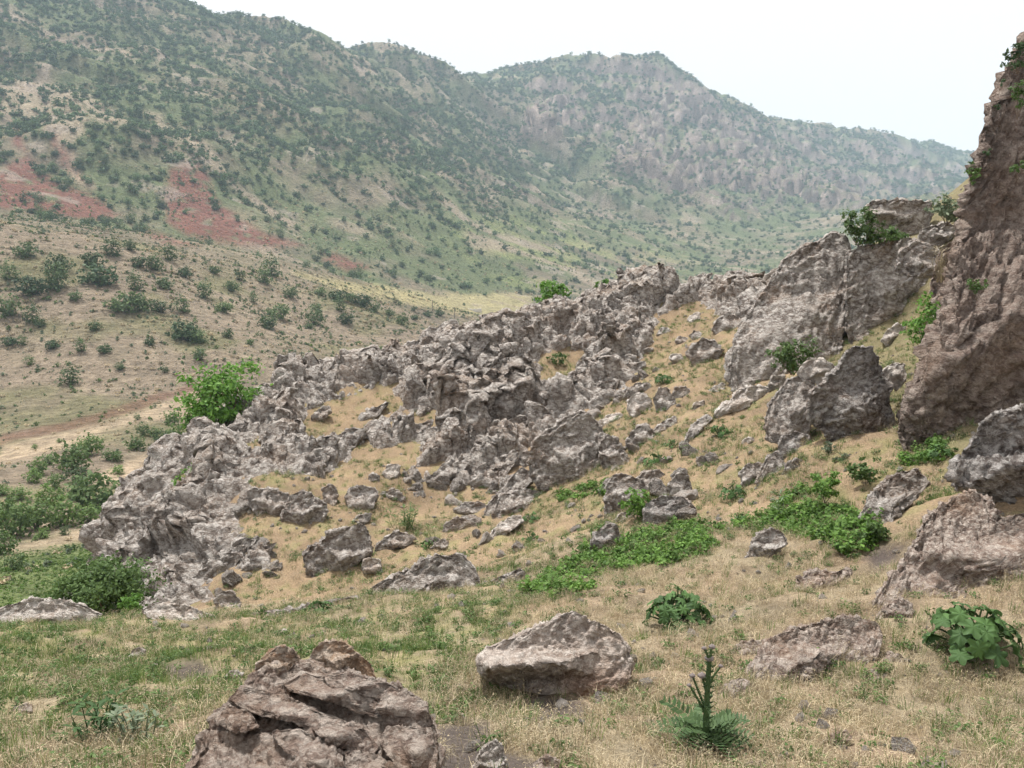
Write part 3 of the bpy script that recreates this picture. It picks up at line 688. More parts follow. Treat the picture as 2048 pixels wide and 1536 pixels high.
rock('rock', [(1585,1180),(1600,1152),(1630,1138),(1660,1146),(1700,1136),(1707,1148),(1680,1164),(1640,1170),(1610,1185)], 'low pale rock nearly buried in dry grass below the burnt patch', mat='near', lean=1.2, off=0.15, amp=0.12, group=G_FRONT)
rock('rock', [(1745,1212),(1750,1187),(1780,1150),(1820,1100),(1847,1042),(1882,1010),(1920,990),(1945,985),(1978,1000),(2000,1040),(2048,1022),(2150,1010),(2220,1080),(2120,1150),(2000,1165),(1900,1195),(1830,1215),(1770,1228)],
     'big brown slab dipping out of the dry grass at the right edge', mat='near', thick=0.3, lean=1.15, off=-0.1, amp=0.07, lam=0.16, squash=3.0, sub=6, ct=(1940,1110), embed=1.15)
rock('rock', [(1470,1366),(1500,1322),(1535,1282),(1580,1256),(1650,1240),(1720,1235),(1757,1245),(1767,1272),(1757,1315),(1700,1338),(1650,1358),(1590,1372),(1540,1378),(1500,1384)],
     'crinkled rock slab rising from dry grass right of the thistle', mat='near', thick=0.35, lean=1.0, off=0.15, amp=0.075, lam=0.16, squash=3.0, sub=6)
rock('rock', [(1715,1368),(1750,1332),(1780,1303),(1805,1310),(1814,1342),(1782,1370),(1740,1380)], 'small ribbed rock beside the crinkled slab, nearest to its right end', mat='near', lean=0.8, squash=2.6, group=G_FRONT)
rock('rock', [(1425,1400),(1450,1368),(1480,1355),(1500,1362),(1490,1390),(1455,1408)], 'smooth low toe of rock just right of the thistle stem', mat='near', lean=0.8, amp=0.06, group=G_FRONT)
rock('rock', [(1450,1310),(1480,1285),(1530,1278),(1535,1295),(1500,1315),(1465,1325)], 'low flat stone above the thistle, almost covered by dry grass', mat='near', lean=1.2, amp=0.06, group=G_FRONT)
rock('rock', [(1740,1250),(1765,1215),(1800,1195),(1825,1205),(1830,1235),(1790,1255)], 'rough broken rock between the two slabs left of the large leafy plant', mat='near', lean=0.8, amp=0.12, group=G_FRONT)
rock('rock', [(1930,1345),(1955,1325),(1985,1320),(2000,1340),(1980,1370),(1945,1378)], 'small stone in dry grass below the large leafy plant', mat='near', lean=0.8, group=G_FRONT)
rock('rock', [(1640,1490),(1655,1468),(1690,1460),(1705,1475),(1690,1492),(1655,1500)], 'small dark stone low in the dry grass near the bottom edge', mat='near', lean=0.6, group=G_FRONT)
# the two rocks in front
rock('boulder', [(953,1322),(970,1300),(1010,1280),(1060,1260),(1100,1240),(1130,1226),(1150,1222),(1182,1240),(1212,1250),(1242,1270),(1260,1300),(1264,1330),(1262,1360),(1230,1382),(1150,1396),(1080,1388),(1010,1372),(960,1350)],
     'pale angular boulder with a rusty underside on the grass in front', 'boulder', mat='stained', thick=0.6, lean=0.5, amp=0.06, lam=0.3, sub=6, cuts=4, embed=1.0, cracks=0.7, under=1.3, off=0.25, foot=-0.02)
fr = rock('boulder', [(340,1640),(372,1536),(402,1480),(432,1420),(462,1388),(482,1370),(530,1340),(565,1322),(610,1325),(650,1335),(700,1345),(760,1368),(800,1378),(850,1408),(872,1450),(878,1500),(875,1560),(880,1640),(600,1700)],
     'large fractured brown boulder cut by the bottom edge of the view', 'boulder', mat='near', Y=2.72, thick=0.3, lean=1.55, amp=0.075, lam=0.26, sub=7, cuts=8, embed=1.0, cracks=0.7, ct=(640,1500), squash=1.6, octv=6, bed=0.05)
rock('rock', [(618,1316),(628,1296),(642,1285),(662,1278),(690,1285),(712,1305),(740,1325),(754,1352),(722,1356),(680,1345),(640,1332)], 'smooth tan rock resting on top of the large fractured boulder', mat='rusty', Y=3.8, thick=0.9, lean=0.3, amp=0.06, cracks=0.4, cuts=4, sub=5)
rock('rock', [(500,1362),(515,1330),(535,1305),(555,1292),(585,1296),(600,1318),(590,1345),(545,1372)], 'rusty orange rock chunk perched on the back of the fractured boulder', mat='rusty', Y=3.75, thick=0.9, lean=0.3, amp=0.11, sub=5, cuts=4)
for k, poly in enumerate([[(455,1400),(480,1372),(560,1385),(640,1420),(700,1440),(690,1458),(600,1444),(500,1424)], [(560,1374),(600,1345),(660,1350),(740,1385),(790,1420),(770,1434),(690,1409),(610,1388)],
        [(640,1352),(700,1345),(760,1362),(802,1378),(797,1398),(730,1388),(660,1373)], [(750,1412),(775,1378),(812,1378),(848,1402),(868,1444),(820,1454),(770,1442)], [(770,1452),(860,1455),(875,1500),(868,1545),(800,1532),(760,1492)],
        [(600,1442),(640,1425),(720,1450),(760,1490),(740,1508),(660,1484)], [(690,1502),(740,1505),(800,1535),(812,1575),(740,1575),(690,1532)], [(540,1462),(600,1455),(680,1500),(700,1552),(640,1550),(560,1494)], [(430,1442),(455,1410),(500,1425),(520,1452),(470,1464)]]):
    rock('rock_block', poly, None, mat='near', parent=fr, Y=2.70 + (1700 - max(p[1] for p in poly)) * 0.0027, thick=0.7, lean=0.9, amp=0.05, lam=0.4, sub=5, cuts=5, embed=1.2, box=0.4, octv=5, off=0.5, bed=0.03, cracks=0.3, foot=0.3)
rock('stone', [(935,1570),(945,1530),(962,1500),(990,1478),(1005,1490),(1016,1536),(1022,1570)], 'pointed whitish stone at the bottom edge right of the fractured boulder', 'stone', mat='pale', thick=0.6, lean=0.4, cuts=8)
rock('stone', [(1055,1560),(1065,1525),(1090,1510),(1120,1518),(1130,1560)], 'dull brown stone at the bottom edge, right of the pointed whitish one', 'stone', mat='near', thick=0.6, lean=0.4)
rock('stone', [(255,1318),(262,1300),(280,1293),(294,1300),(292,1316),(275,1322)], 'single pale stone in the green grass on the left', 'stone', mat='pale', lean=0.3, cuts=7)
rock('stone', [(18,1424),(30,1410),(55,1405),(66,1414),(62,1425),(35,1430)], 'flat pinkish stone in the grass near the left edge', 'stone', mat='near', lean=0.6, cuts=5)
rock('stone', [(452,1352),(460,1340),(475,1338),(484,1350),(476,1362),(458,1362)], 'small whitish stone left of the rusty chunk on the fractured boulder', 'stone', mat='pale', lean=0.3)
rock('stone', [(1480,1545),(1495,1525),(1530,1520),(1552,1532),(1555,1550)], 'low rounded stone at the bottom edge right of the thistle', 'stone', mat='near', lean=0.3)
rock('stone', [(545,1268),(556,1258),(572,1258),(578,1268),(562,1275)], 'tiny white stone in the grass just below the rock lip', 'stone', mat='pale')
# rock lip along the edge of the terrace
rock('rock', [(-60,1252),(-20,1225),(30,1205),(80,1195),(130,1200),(180,1215),(208,1232),(180,1250),(80,1250),(0,1258)], 'pale whaleback rock on the terrace edge at the left', mat='pale', Y=10.8, thick=0.35, lean=0.5, amp=0.08, lam=0.3, squash=2.6)
rock('rock', [(278,1222),(300,1210),(335,1205),(380,1213),(425,1232),(455,1248),(430,1262),(350,1250),(300,1238)], 'pale flat rock on the terrace edge below the left rock mass', mat='pale', Y=11.2, thick=0.4, lean=0.6, amp=0.1, squash=2.4)
rock('rock', [(455,1258),(470,1232),(500,1224),(560,1222),(620,1208),(670,1196),(725,1194),(735,1212),(690,1228),(620,1246),(540,1258),(490,1264)], 'long low rock ledge along the terrace edge with green weeds on it', mat='boulder', Y=11.7, thick=0.3, lean=0.6, amp=0.12, squash=2.4, sub=5, ct=(590,1234))
rock('rock', [(428,1198),(445,1180),(465,1183),(480,1200),(484,1230),(455,1245),(430,1232)], 'upright banded block at the lower end of the bowl behind the ledge', mat='boulder', Y=15.2, thick=0.6, lean=0.2, squash=3.0, group=G_BOWL)
rock('rock', [(712,1198),(740,1172),(780,1152),(820,1137),(850,1117),(882,1110),(922,1108),(938,1122),(957,1147),(964,1174),(930,1184),(880,1190),(850,1200),(800,1208),(750,1210)], 'long slanting rock back rising from the terrace edge below the round boulder', mat='boulder', Y=13.0, thick=0.4, lean=0.55, amp=0.085, lam=0.25, sub=5, squash=2.4)
rock('rock', [(960,1170),(990,1157),(1010,1147),(1035,1138),(1050,1141),(1058,1172),(1030,1188),(980,1184)], 'small rough rock at the right end of the terrace edge', mat='boulder', Y=13.3, thick=0.5)
# boulders and rocks of the bowl
rock('boulder', [(606,1108),(615,1090),(640,1085),(660,1065),(690,1055),(715,1048),(728,1047),(736,1060),(743,1085),(746,1110),(736,1130),(722,1147),(700,1154),(660,1168),(627,1163),(615,1142),(605,1122)], 'round rough boulder sitting on the sand of the bowl', 'boulder', mat='boulder', thick=0.5, lean=0.25, amp=0.075, lam=0.26, embed=1.0, sub=5, under=0.9)
rock('stone', [(722,1132),(730,1118),(745,1115),(760,1120),(766,1140),(756,1156),(736,1160),(724,1150)], 'smooth whitish stone leaning on the right side of the round boulder', 'stone', mat='pale', thick=0.7, lean=0.1, amp=0.05, cracks=0.2, embed=1.0)
for poly, lab, kw in [
 ([(493,985),(505,975),(530,975),(555,978),(577,990),(582,1010),(577,1037),(555,1046),(530,1040),(510,1024),(495,1008)], 'dark lumpy rock, left one of the pair below the middle sand terrace', {}),
 ([(578,990),(600,983),(617,982),(632,995),(655,1010),(654,1030),(637,1052),(605,1070),(580,1064),(562,1042),(570,1015)], 'lumpy rock, right one of the pair below the middle sand terrace', {}),
 ([(645,977),(660,968),(672,972),(677,990),(670,1010),(655,1015),(645,1002)], 'small upright rock just right of the lumpy pair in the bowl', {}),
 ([(690,987),(700,972),(730,970),(750,975),(758,990),(746,1012),(720,1025),(700,1028),(692,1008)], 'rounded crusty rock alone in the middle of the bowl', {}),
 ([(752,957),(765,945),(775,930),(795,926),(801,942),(795,954),(780,958),(770,968),(758,968)], 'pale pointed rock up the slope from the rounded crusty rock', {'mat': 'pale'}),
 ([(728,962),(745,948),(760,950),(758,968),(738,974)], 'small dark rock left of the pale pointed rock', {}),
 ([(760,987),(785,978),(800,982),(810,996),(795,1010),(770,1006)], 'low rough rock right of the rounded crusty rock', {}),
 ([(695,1050),(708,1035),(725,1028),(745,1025),(740,1042),(715,1052)], 'low broken rock just behind the round boulder', {}),
 ([(815,1000),(830,985),(848,978),(850,992),(832,1004)], 'small flat rock below the lower tip of the ridge rocks', {}),
 ([(745,1104),(765,1077),(790,1062),(815,1065),(832,1076),(822,1088),(790,1096),(760,1108)], 'low rock with weeds right behind the round boulder', {}),
 ([(858,1102),(870,1085),(890,1075),(899,1086),(886,1108)], 'small grey rock beside the weeds below the triangular stone', {}),
 ([(885,1050),(900,1042),(915,1032),(935,1040),(938,1052),(915,1062),(895,1070),(888,1060)], 'brown triangular stone with a pale edge on the sand', {'cracks': 0.2, 'cuts': 8, 'mat': 'boulder'}),
 ([(903,1018),(930,1003),(960,1003),(978,1015),(962,1034),(930,1034),(910,1028)], 'jumbled rock up the slope from the triangular stone', {}),
 ([(963,1032),(975,1005),(1000,985),(1020,960),(1040,935),(1062,942),(1066,962),(1042,984),(1012,1004),(992,1024),(975,1040)], 'smooth pinkish slab slanting up to the big dark boulder', {'lean': 0.8, 'amp': 0.05, 'ct': (1012, 990)}),
 ([(985,1024),(1000,992),(1040,975),(1085,982),(1100,1000),(1060,1020),(1020,1030),(990,1040)], 'knobbly rock under the smooth pinkish slab', {'lean': 0.7}),
 ([(966,1084),(985,1057),(1005,1040),(1042,1030),(1048,1042),(1020,1064),(990,1084)], 'low pale rock strip lowest of those under the big dark boulder', {'mat': 'pale', 'lean': 0.9}),
 ([(1208,1012),(1212,975),(1225,950),(1250,946),(1282,960),(1297,977),(1282,994),(1242,1004),(1227,1030),(1210,1034)], 'pale pink block with a stepped top below the big dark boulder', {'amp': .07}),
 ([(1265,958),(1290,940),(1315,937),(1332,950),(1337,972),(1310,984),(1285,980)], 'crumbly rock right behind the pale pink block', {}),
 ([(1335,968),(1355,945),(1370,935),(1379,955),(1387,990),(1365,998),(1345,990)], 'leaning splintered rock at the edge of the sand path', {'lean': .2}),
 ([(1283,1024),(1300,1000),(1330,990),(1365,993),(1392,1015),(1398,1044),(1370,1062),(1320,1062),(1290,1056)], 'dark crinkled rock half overgrown by green herbs', {'mat': 'dark'}),
 ([(1176,1094),(1190,1065),(1215,1045),(1236,1050),(1243,1078),(1217,1100),(1190,1106)], 'dark rock at the left upper end of the green herb patch', {'mat': 'dark'})]:
    k2 = dict(mat='boulder', thick=0.5, lean=0.35, amp=0.10, lam=0.30, group=G_BOWL); k2.update(kw)
    rock('rock', poly, lab, **k2)
rock('boulder', [(1060,908),(1070,880),(1100,855),(1130,835),(1160,820),(1180,828),(1202,850),(1217,885),(1214,912),(1207,942),(1197,968),(1160,984),(1110,986),(1075,976),(1060,952),(1057,928)], 'biggest dark boulder in the middle with a pale pointed top', 'boulder', mat='boulder', thick=0.5, lean=0.35, amp=0.06, lam=0.22, sub=6, embed=1.0, cuts=8)
for poly, lab, kw in [
 ([(1195,888),(1215,868),(1237,878),(1252,905),(1262,922),(1246,938),(1220,944),(1200,924)], 'lumpy rock leaning on the right side of the biggest dark boulder', {}),
 ([(1032,925),(1038,905),(1055,900),(1068,912),(1062,935),(1042,940)], 'small brown rock at the left shoulder of the biggest dark boulder', {}),
 ([(1370,702),(1390,685),(1405,677),(1430,680),(1448,700),(1432,724),(1405,734),(1385,726)], 'knobbly rock in the middle of the upper sand path', {}),
 ([(1336,718),(1345,706),(1362,708),(1370,722),(1352,730)], 'flat whitish stone on the left of the upper sand path', {'mat': 'pale'}),
 ([(1350,682),(1358,670),(1372,672),(1380,684),(1362,690)], 'small grey stone above the flat whitish one on the path', {}),
 ([(1377,672),(1388,660),(1402,664),(1404,678),(1388,682)], 'small rough stone right behind the knobbly path rock', {}),
 ([(1372,642),(1382,628),(1398,624),(1402,636),(1388,646)], 'highest small pale stone on the sand path', {'mat': 'pale'}),
 ([(1423,658),(1435,635),(1455,622),(1478,632),(1482,658),(1455,672),(1435,668)], 'rough rock at the top right of the sand path beside the largest slab', {}),
 ([(1310,668),(1322,655),(1338,654),(1340,668),(1325,676)], 'small stone at the left edge of the upper path', {}),
 ([(1302,742),(1310,732),(1320,736),(1318,746)], 'tiny pale stone left of the leafy weed on the path', {'mat': 'pale'}),
 ([(1253,802),(1270,785),(1290,785),(1304,800),(1307,822),(1290,837),(1270,834),(1255,820)], 'smooth pale round boulder below the leafy weed on the path', {'mat': 'pale', 'amp': .05, 'cracks': .2}),
 ([(1306,797),(1320,773),(1335,775),(1350,795),(1355,819),(1335,830),(1313,824)], 'dark angular rock right of the smooth pale boulder', {}),
 ([(1340,792),(1352,775),(1372,772),(1384,785),(1375,803),(1350,803)], 'blocky rock third from the left in the row below the leafy weed', {}),
 ([(1253,784),(1270,766),(1300,763),(1308,780),(1280,792)], 'flat rough rock just above the smooth pale boulder', {}),
 ([(1196,842),(1220,826),(1246,829),(1242,844),(1215,854)], 'flat slab right of the tip of the biggest dark boulder', {'lean': .9, 'mat': 'pale'}),
 ([(1246,898),(1258,870),(1275,850),(1295,847),(1314,872),(1302,890),(1270,899)], 'pale lumpy rock right of the biggest dark boulder, across the grass', {}),
 ([(1300,864),(1325,842),(1350,830),(1357,845),(1337,860),(1310,870)], 'narrow pale rock strip among weeds beside the sand path', {'lean': .8}),
 ([(1363,886),(1378,857),(1395,838),(1420,828),(1427,838),(1407,853),(1397,866),(1377,878)], 'curved thin rock ledge in the middle of the sand path', {'lean': .8}),
 ([(1423,829),(1440,808),(1460,800),(1475,780),(1500,768),(1520,770),(1547,778),(1545,798),(1512,804),(1507,824),(1480,833),(1450,833)], 'pale pitted rock row below the foot of the largest slab', {'mat': 'pale', 'ct': (1485, 803)}),
 ([(1406,788),(1430,770),(1447,766),(1452,780),(1430,790)], 'low flat rock left of the pale pitted row', {'lean': .8}),
 ([(1383,816),(1392,802),(1410,800),(1414,812),(1398,820)], 'small whitish stone left of the low flat rock', {'mat': 'pale'}),
 ([(1483,885),(1492,875),(1507,874),(1511,884),(1497,890)], 'small white stone on the sand left of the pale rough rock face', {'mat': 'pale'}),
 ([(1504,758),(1510,748),(1523,748),(1526,758),(1515,764)], 'small white stone at the foot of the largest slab', {'mat': 'pale'}),
 ([(1535,770),(1545,752),(1565,748),(1574,765),(1560,782),(1540,782)], 'grey rock beside the bush at the foot of the largest slab', {}),
 ([(1225,1042),(1240,1025),(1262,1020),(1268,1035),(1245,1048)], 'crumbled pale stone left of the overgrown dark rock', {'mat': 'pale'})]:
    k2 = dict(mat='boulder', thick=0.55, lean=0.35, amp=0.10, lam=0.32, group=G_MID); k2.update(kw)
    rock('rock', poly, lab, **k2)
# separate blocks of the ridge: pieces of the bedrock
def blob(cu, cv, w, h, seed, tilt=-0.62):
    r_ = np.random.default_rng(seed); n = 12; th = np.linspace(0, 2 * np.pi, n, endpoint=False)
    rr = 1 + 0.16 * r_.normal(size=n); x = np.cos(th) * rr * w / 2; y = np.sin(th) * rr * h / 2
    return [(cu + x[k] * math.cos(tilt) - y[k] * math.sin(tilt), cv + x[k] * math.sin(tilt) + y[k] * math.cos(tilt)) for k in range(n)]
BLK = [(230,1010,70,34),(270,960,70,36),(320,900,90,44),(400,870,110,60),(470,850,90,50),(360,930,60,40),(450,960,80,70),(420,1010,70,50),(330,1050,80,50),(260,1070,80,60),(400,1090,90,70),(330,1130,90,60),(440,1130,60,50),(310,1180,70,50),(390,1170,80,50),
 (560,880,110,60),(620,920,110,60),(680,890,90,50),(640,830,40,26),(560,770,120,50),(620,750,110,44),(700,730,110,50),(760,715,80,40),(830,700,90,40),(600,800,80,30),(720,770,80,30),(800,760,90,60),(860,740,80,70),(930,700,110,60),
 (980,660,100,50),(1050,640,90,50),(1010,720,90,60),(900,800,80,50),(850,810,60,40),(960,790,90,50),(880,870,70,40),(940,920,80,50),(890,950,80,46),(1000,930,70,40),(970,870,80,46),(1040,850,80,50),(1050,790,70,60),(1120,790,60,40),(1130,640,90,60),(1180,600,90,50),
 (1230,660,110,90),(1190,720,90,60),(1250,610,80,50),(1300,575,90,50),(1380,580,90,36),(1450,575,80,50),(1500,590,70,50),(1240,740,80,50),(1200,780,70,44),(1150,760,60,40),(1110,830,60,40),(1170,680,60,50),(1060,700,60,40),(740,830,60,26),(840,860,50,30)]
r5 = np.random.default_rng(55)
while len(BLK) < 118:
    uu, vv = r5.uniform(200, 1520), r5.uniform(540, 1200); ua, va = np.array([uu]), np.array([vv])
    if poly_sd(ua, va, Z_RIDGE)[0] < 14 or any(poly_sd(ua, va, zz)[0] > -14 for zz in Z_SOIL): continue
    if vv < 700 - 0.17 * (uu - 500) + 30 and uu > 500: continue
    if uu < 500 and vv < 1290 - 0.98 * uu: continue
    if uu > 1290 and vv > 640: continue
    BLK.append((uu, vv, r5.uniform(50, 120), r5.uniform(24, 46)))
for k, (cu, cv, w, h) in enumerate(BLK):
    g = hit(cu, cv + 0.2 * h); w, h = w * 1.2, h * 0.85
    rock('rock_block', blob(cu, cv, w, h, 900 + k), None, mat='ridge', parent=rock_ridge, Y=float(g[1]) - 0.55, thick=0.6, lean=0.5, amp=0.13, lam=0.42, cracks=0.8, seed=300 + k, cuts=5, embed=1.3, sub=4)

# small rocks half sunk in the slope and along the edges of the ridge; they share a few shapes
SMALL = []
for k in range(10):
    D, Fi = ico(4); r_ = np.random.default_rng(700 + k); Q = D * [1, 0.8, 0.62]
    for c_ in range(9):
        n_ = r_.normal(size=3); n_ /= np.linalg.norm(n_); s_ = Q @ n_; Q = Q - np.outer(np.maximum(s_ - s_.max() * r_.uniform(0.6, 0.85), 0), n_)
    nm_ = vnormals(Q, Fi); Q = Q + nm_ * (0.22 * crinkle(Q, 0.7, 4, 700 + k, 1.6, 0.7) + 0.12 * ledges(Q, 0.5, 40 + k))[:, None]
    me = make_mesh('small_rock', Q, Fi); me.materials.append(M['boulder' if k % 3 else 'pale']); SMALL.append(me)
rs_ = np.random.default_rng(91)
SLOPE = [[(480,970),(820,930),(1050,960),(1100,860),(1280,720),(1330,620),(1440,640),(1460,720),(1540,780),(1500,900),(1480,1000),(1200,1100),(1000,1150),(720,1180),(440,1200),(480,1100)]]
n_s = 0
while n_s < 150:
    u_, v_ = rs_.uniform(430, 1560), rs_.uniform(600, 1210); ua, va = np.array([u_]), np.array([v_])
    if poly_sd(ua, va, SLOPE[0])[0] < 0: continue
    e_ = poly_sd(ua, va, Z_RIDGE)[0]
    for zz in Z_SOIL: e_ = min(e_, -poly_sd(ua, va, zz)[0])
    if not (-16 < e_ < 14 or (e_ < -30 and v_ > 900 and u_ > 850 and rs_.random() < 0.10)): continue
    if poly_sd(ua, va, Z_SOIL[0])[0] > -12 or (v_ < 800 and u_ > 1290): continue
    p = hit(u_, v_); s_ = (0.07 + 0.26 * rs_.random() ** 2.2) * (0.75 + p[1] / 60)
    o = obj('small_rock', SMALL[int(rs_.integers(10))], None, None, p + [0, 0, s_ * 0.12]); o.scale = (s_ * rs_.uniform(0.8, 1.4), s_, s_ * rs_.uniform(0.7, 1.1)); o.rotation_euler = (rs_.normal() * 0.3, -0.5 + rs_.normal() * 0.3, rs_.uniform(-0.6, 0.6) + (3.14 if rs_.random() < 0.5 else 0))
    tag(o, 'small rough rock half sunk in the sandy slope below the ridge', 'rock', 'small rocks strewn over the sandy slope'); n_s += 1
# ------------------------------------------------------------------ vegetation
def leaf_mat(name, a, b, trans=0.25, inst=0.35):
    """leaves: colour varies from leaf to leaf and from plant to plant, a little light comes through"""
    m = bpy.data.materials.new(name); m.use_nodes = True; nt = m.node_tree; nt.nodes.clear()
    o = nt.nodes.new('ShaderNodeOutputMaterial'); g = nt.nodes.new('ShaderNodeNewGeometry'); oi = nt.nodes.new('ShaderNodeObjectInfo')
    c = mix_n(nt, g.outputs['Random Per Island'], a, b)
    k = ramp_n(nt, oi.outputs['Random'], [(0.0, (1 - inst, 1 - inst, 1 - inst)), (1.0, (1 + inst, 1 + inst * 0.9, 1 + inst * 0.6))])
    c = mix_n(nt, 1.0, c, k, 'MULTIPLY')
    d = nt.nodes.new('ShaderNodeBsdfPrincipled'); d.inputs['Roughness'].default_value = 0.65; d.inputs['Specular IOR Level'].default_value = 0.2
    t = nt.nodes.new('ShaderNodeBsdfTranslucent'); mx = nt.nodes.new('ShaderNodeMixShader'); mx.inputs[0].default_value = trans
    nt.links.new(c, d.inputs['Base Color']); nt.links.new(c, t.inputs[0])
    nt.links.new(d.outputs[0], mx.inputs[1]); nt.links.new(t.outputs[0], mx.inputs[2]); nt.links.new(mx.outputs[0], o.inputs[0])
    return m
def plain_mat(name, col, rough=0.9, sc=20, var=0.35):
    m, nt, b = new_mat(name); tc = N(nt, 'ShaderNodeTexCoord'); n = noise_n(nt, tc.outputs['Object'], sc, 4, 0.6)
    c = mix_n(nt, var, col, ramp_n(nt, n, [(0.25, (0.35, 0.35, 0.35)), (0.75, (1.5, 1.5, 1.5))]), 'MULTIPLY')
    nt.links.new(c, b.inputs['Base Color']); b.inputs['Roughness'].default_value = rough; return m
M['bark'] = plain_mat('bark', (0.14, 0.105, 0.08))
M['oak'] = leaf_mat('oak_leaves', (0.06, 0.10, 0.045), (0.12, 0.175, 0.07))
M['oak_far'] = leaf_mat('far_shrub_leaves', (0.065, 0.115, 0.055), (0.125, 0.185, 0.085), 0.2, 0.4)
M['bright'] = leaf_mat('bright_green_leaves', (0.085, 0.19, 0.035), (0.16, 0.30, 0.06), 0.35, 0.12)
M['mid'] = leaf_mat('mid_green_leaves', (0.07, 0.125, 0.04), (0.12, 0.19, 0.06), 0.3, 0.2)
M['darkleaf'] = leaf_mat('dark_green_leaves', (0.04, 0.075, 0.035), (0.075, 0.12, 0.05), 0.25, 0.2)
M['thicket'] = leaf_mat('thicket_leaves', (0.085, 0.15, 0.045), (0.16, 0.24, 0.08), 0.3, 0.35)
M['sage'] = leaf_mat('grey_green_leaves', (0.12, 0.165, 0.10), (0.20, 0.24, 0.16), 0.2, 0.2)
M['mallow'] = leaf_mat('broad_leaves', (0.05, 0.11, 0.035), (0.09, 0.165, 0.055), 0.25, 0.35)
M['thistle'] = leaf_mat('thistle_leaves', (0.055, 0.10, 0.04), (0.10, 0.16, 0.065), 0.15, 0.2)
M['bud'] = plain_mat('thistle_buds', (0.20, 0.17, 0.16), sc=90)
M['nettle'] = leaf_mat('herb_leaves', (0.065, 0.14, 0.03), (0.15, 0.26, 0.06), 0.3, 0.4)
M['grass_g'] = leaf_mat('green_grass', (0.085, 0.155, 0.045), (0.20, 0.265, 0.09), 0.3, 0.3)
M['grass_d'] = leaf_mat('dry_grass', (0.285, 0.225, 0.145), (0.58, 0.50, 0.36), 0.25, 0.35)

def leaves(P, Nn, size, rs, wid=0.5):
    """one rhombic, slightly folded leaf at every point P facing Nn"""
    n = len(P); Nn = Nn / np.maximum(np.linalg.norm(Nn, axis=1), 1e-6)[:, None]
    a = rs.normal(size=(n, 3)); a -= (a * Nn).sum(1)[:, None] * Nn; a /= np.maximum(np.linalg.norm(a, axis=1), 1e-6)[:, None]
    b = np.cross(Nn, a); s = (size * rs.uniform(0.6, 1.3, n))[:, None]
    V = np.stack([P - a * s * 0.5, P + b * s * wid * 0.5 + Nn * s * 0.08, P + a * s * 0.5, P - b * s * wid * 0.5 + Nn * s * 0.08], 1).reshape(-1, 3)
    return V, np.arange(4 * n).reshape(n, 4)
def crown_points(nc, rx, ry, rz, rs, hollow=0.45):
    d = rs.normal(size=(nc, 3)); d /= np.linalg.norm(d, axis=1)[:, None]
    r = hollow + (1 - hollow) * rs.random(nc) ** 0.5
    r *= 1 + 0.22 * rs.normal(size=nc)
    return d * r[:, None] * [rx, ry, rz]
def crown(nc, per, rx, ry, rz, leaf, seed, clump=0.3, wid=0.5, hollow=0.45):
    """clumps of leaves spread through an uneven ellipsoid resting on z=0"""
    rs = np.random.default_rng(seed); C = crown_points(nc, rx, ry, rz, rs, hollow)
    C[:, 2] += rz * 0.9; C[:, 2] = np.maximum(C[:, 2], 0.08 * rz)
    cr = clump * (rx * ry * rz) ** (1 / 3) * rs.uniform(0.6, 1.3, nc)
    o = rs.normal(size=(nc, per, 3)) * 0.55; P = (C[:, None] + o * cr[:, None, None] * [1, 1, 0.7]).reshape(-1, 3)
    out = P - [0, 0, rz * 0.6]; out /= np.linalg.norm(out, axis=1)[:, None]
    Nn = out * 0.5 + rs.normal(size=P.shape) * 0.55 + [0, 0, 0.45]
    V, F = leaves(P, Nn, leaf, rs, wid)
    return V, F, C
def tube(A, B, r0, r1, seg=4, sides=5, bend=0.08, rs=None):
    A = np.array(A, float); B = np.array(B, float); L = np.linalg.norm(B - A); rs = rs or np.random.default_rng(1)
    t = np.linspace(0, 1, seg + 1)[:, None]; P = A + (B - A) * t + np.sin(t * np.pi) * rs.normal(size=3) * bend * L
    d = (B - A) / max(L, 1e-6); e = np.array([1, 0, 0]) if abs(d[0]) < 0.8 else np.array([0, 1, 0])
    x = np.cross(d, e); x /= np.linalg.norm(x); y = np.cross(d, x)
    th = np.linspace(0, 2 * np.pi, sides, endpoint=False); rr = r0 + (r1 - r0) * t[:, 0]
    V = (P[:, None] + rr[:, None, None] * (np.cos(th)[None, :, None] * x + np.sin(th)[None, :, None] * y)).reshape(-1, 3)
    F = [(k * sides + j, k * sides + (j + 1) % sides, (k + 1) * sides + (j + 1) % sides, (k + 1) * sides + j) for k in range(seg) for j in range(sides)]
    return V, np.array(F)
def merge(parts):
    Vs, Fs, o = [], [], 0
    for V, F in parts: Vs.append(V); Fs.append(F + o); o += len(V)
    return np.concatenate(Vs), np.concatenate(Fs)
def empty(name, loc):
    o = bpy.data.objects.new(name, None); o.location = loc; o.empty_display_size = 0.2; COL.objects.link(o); return o

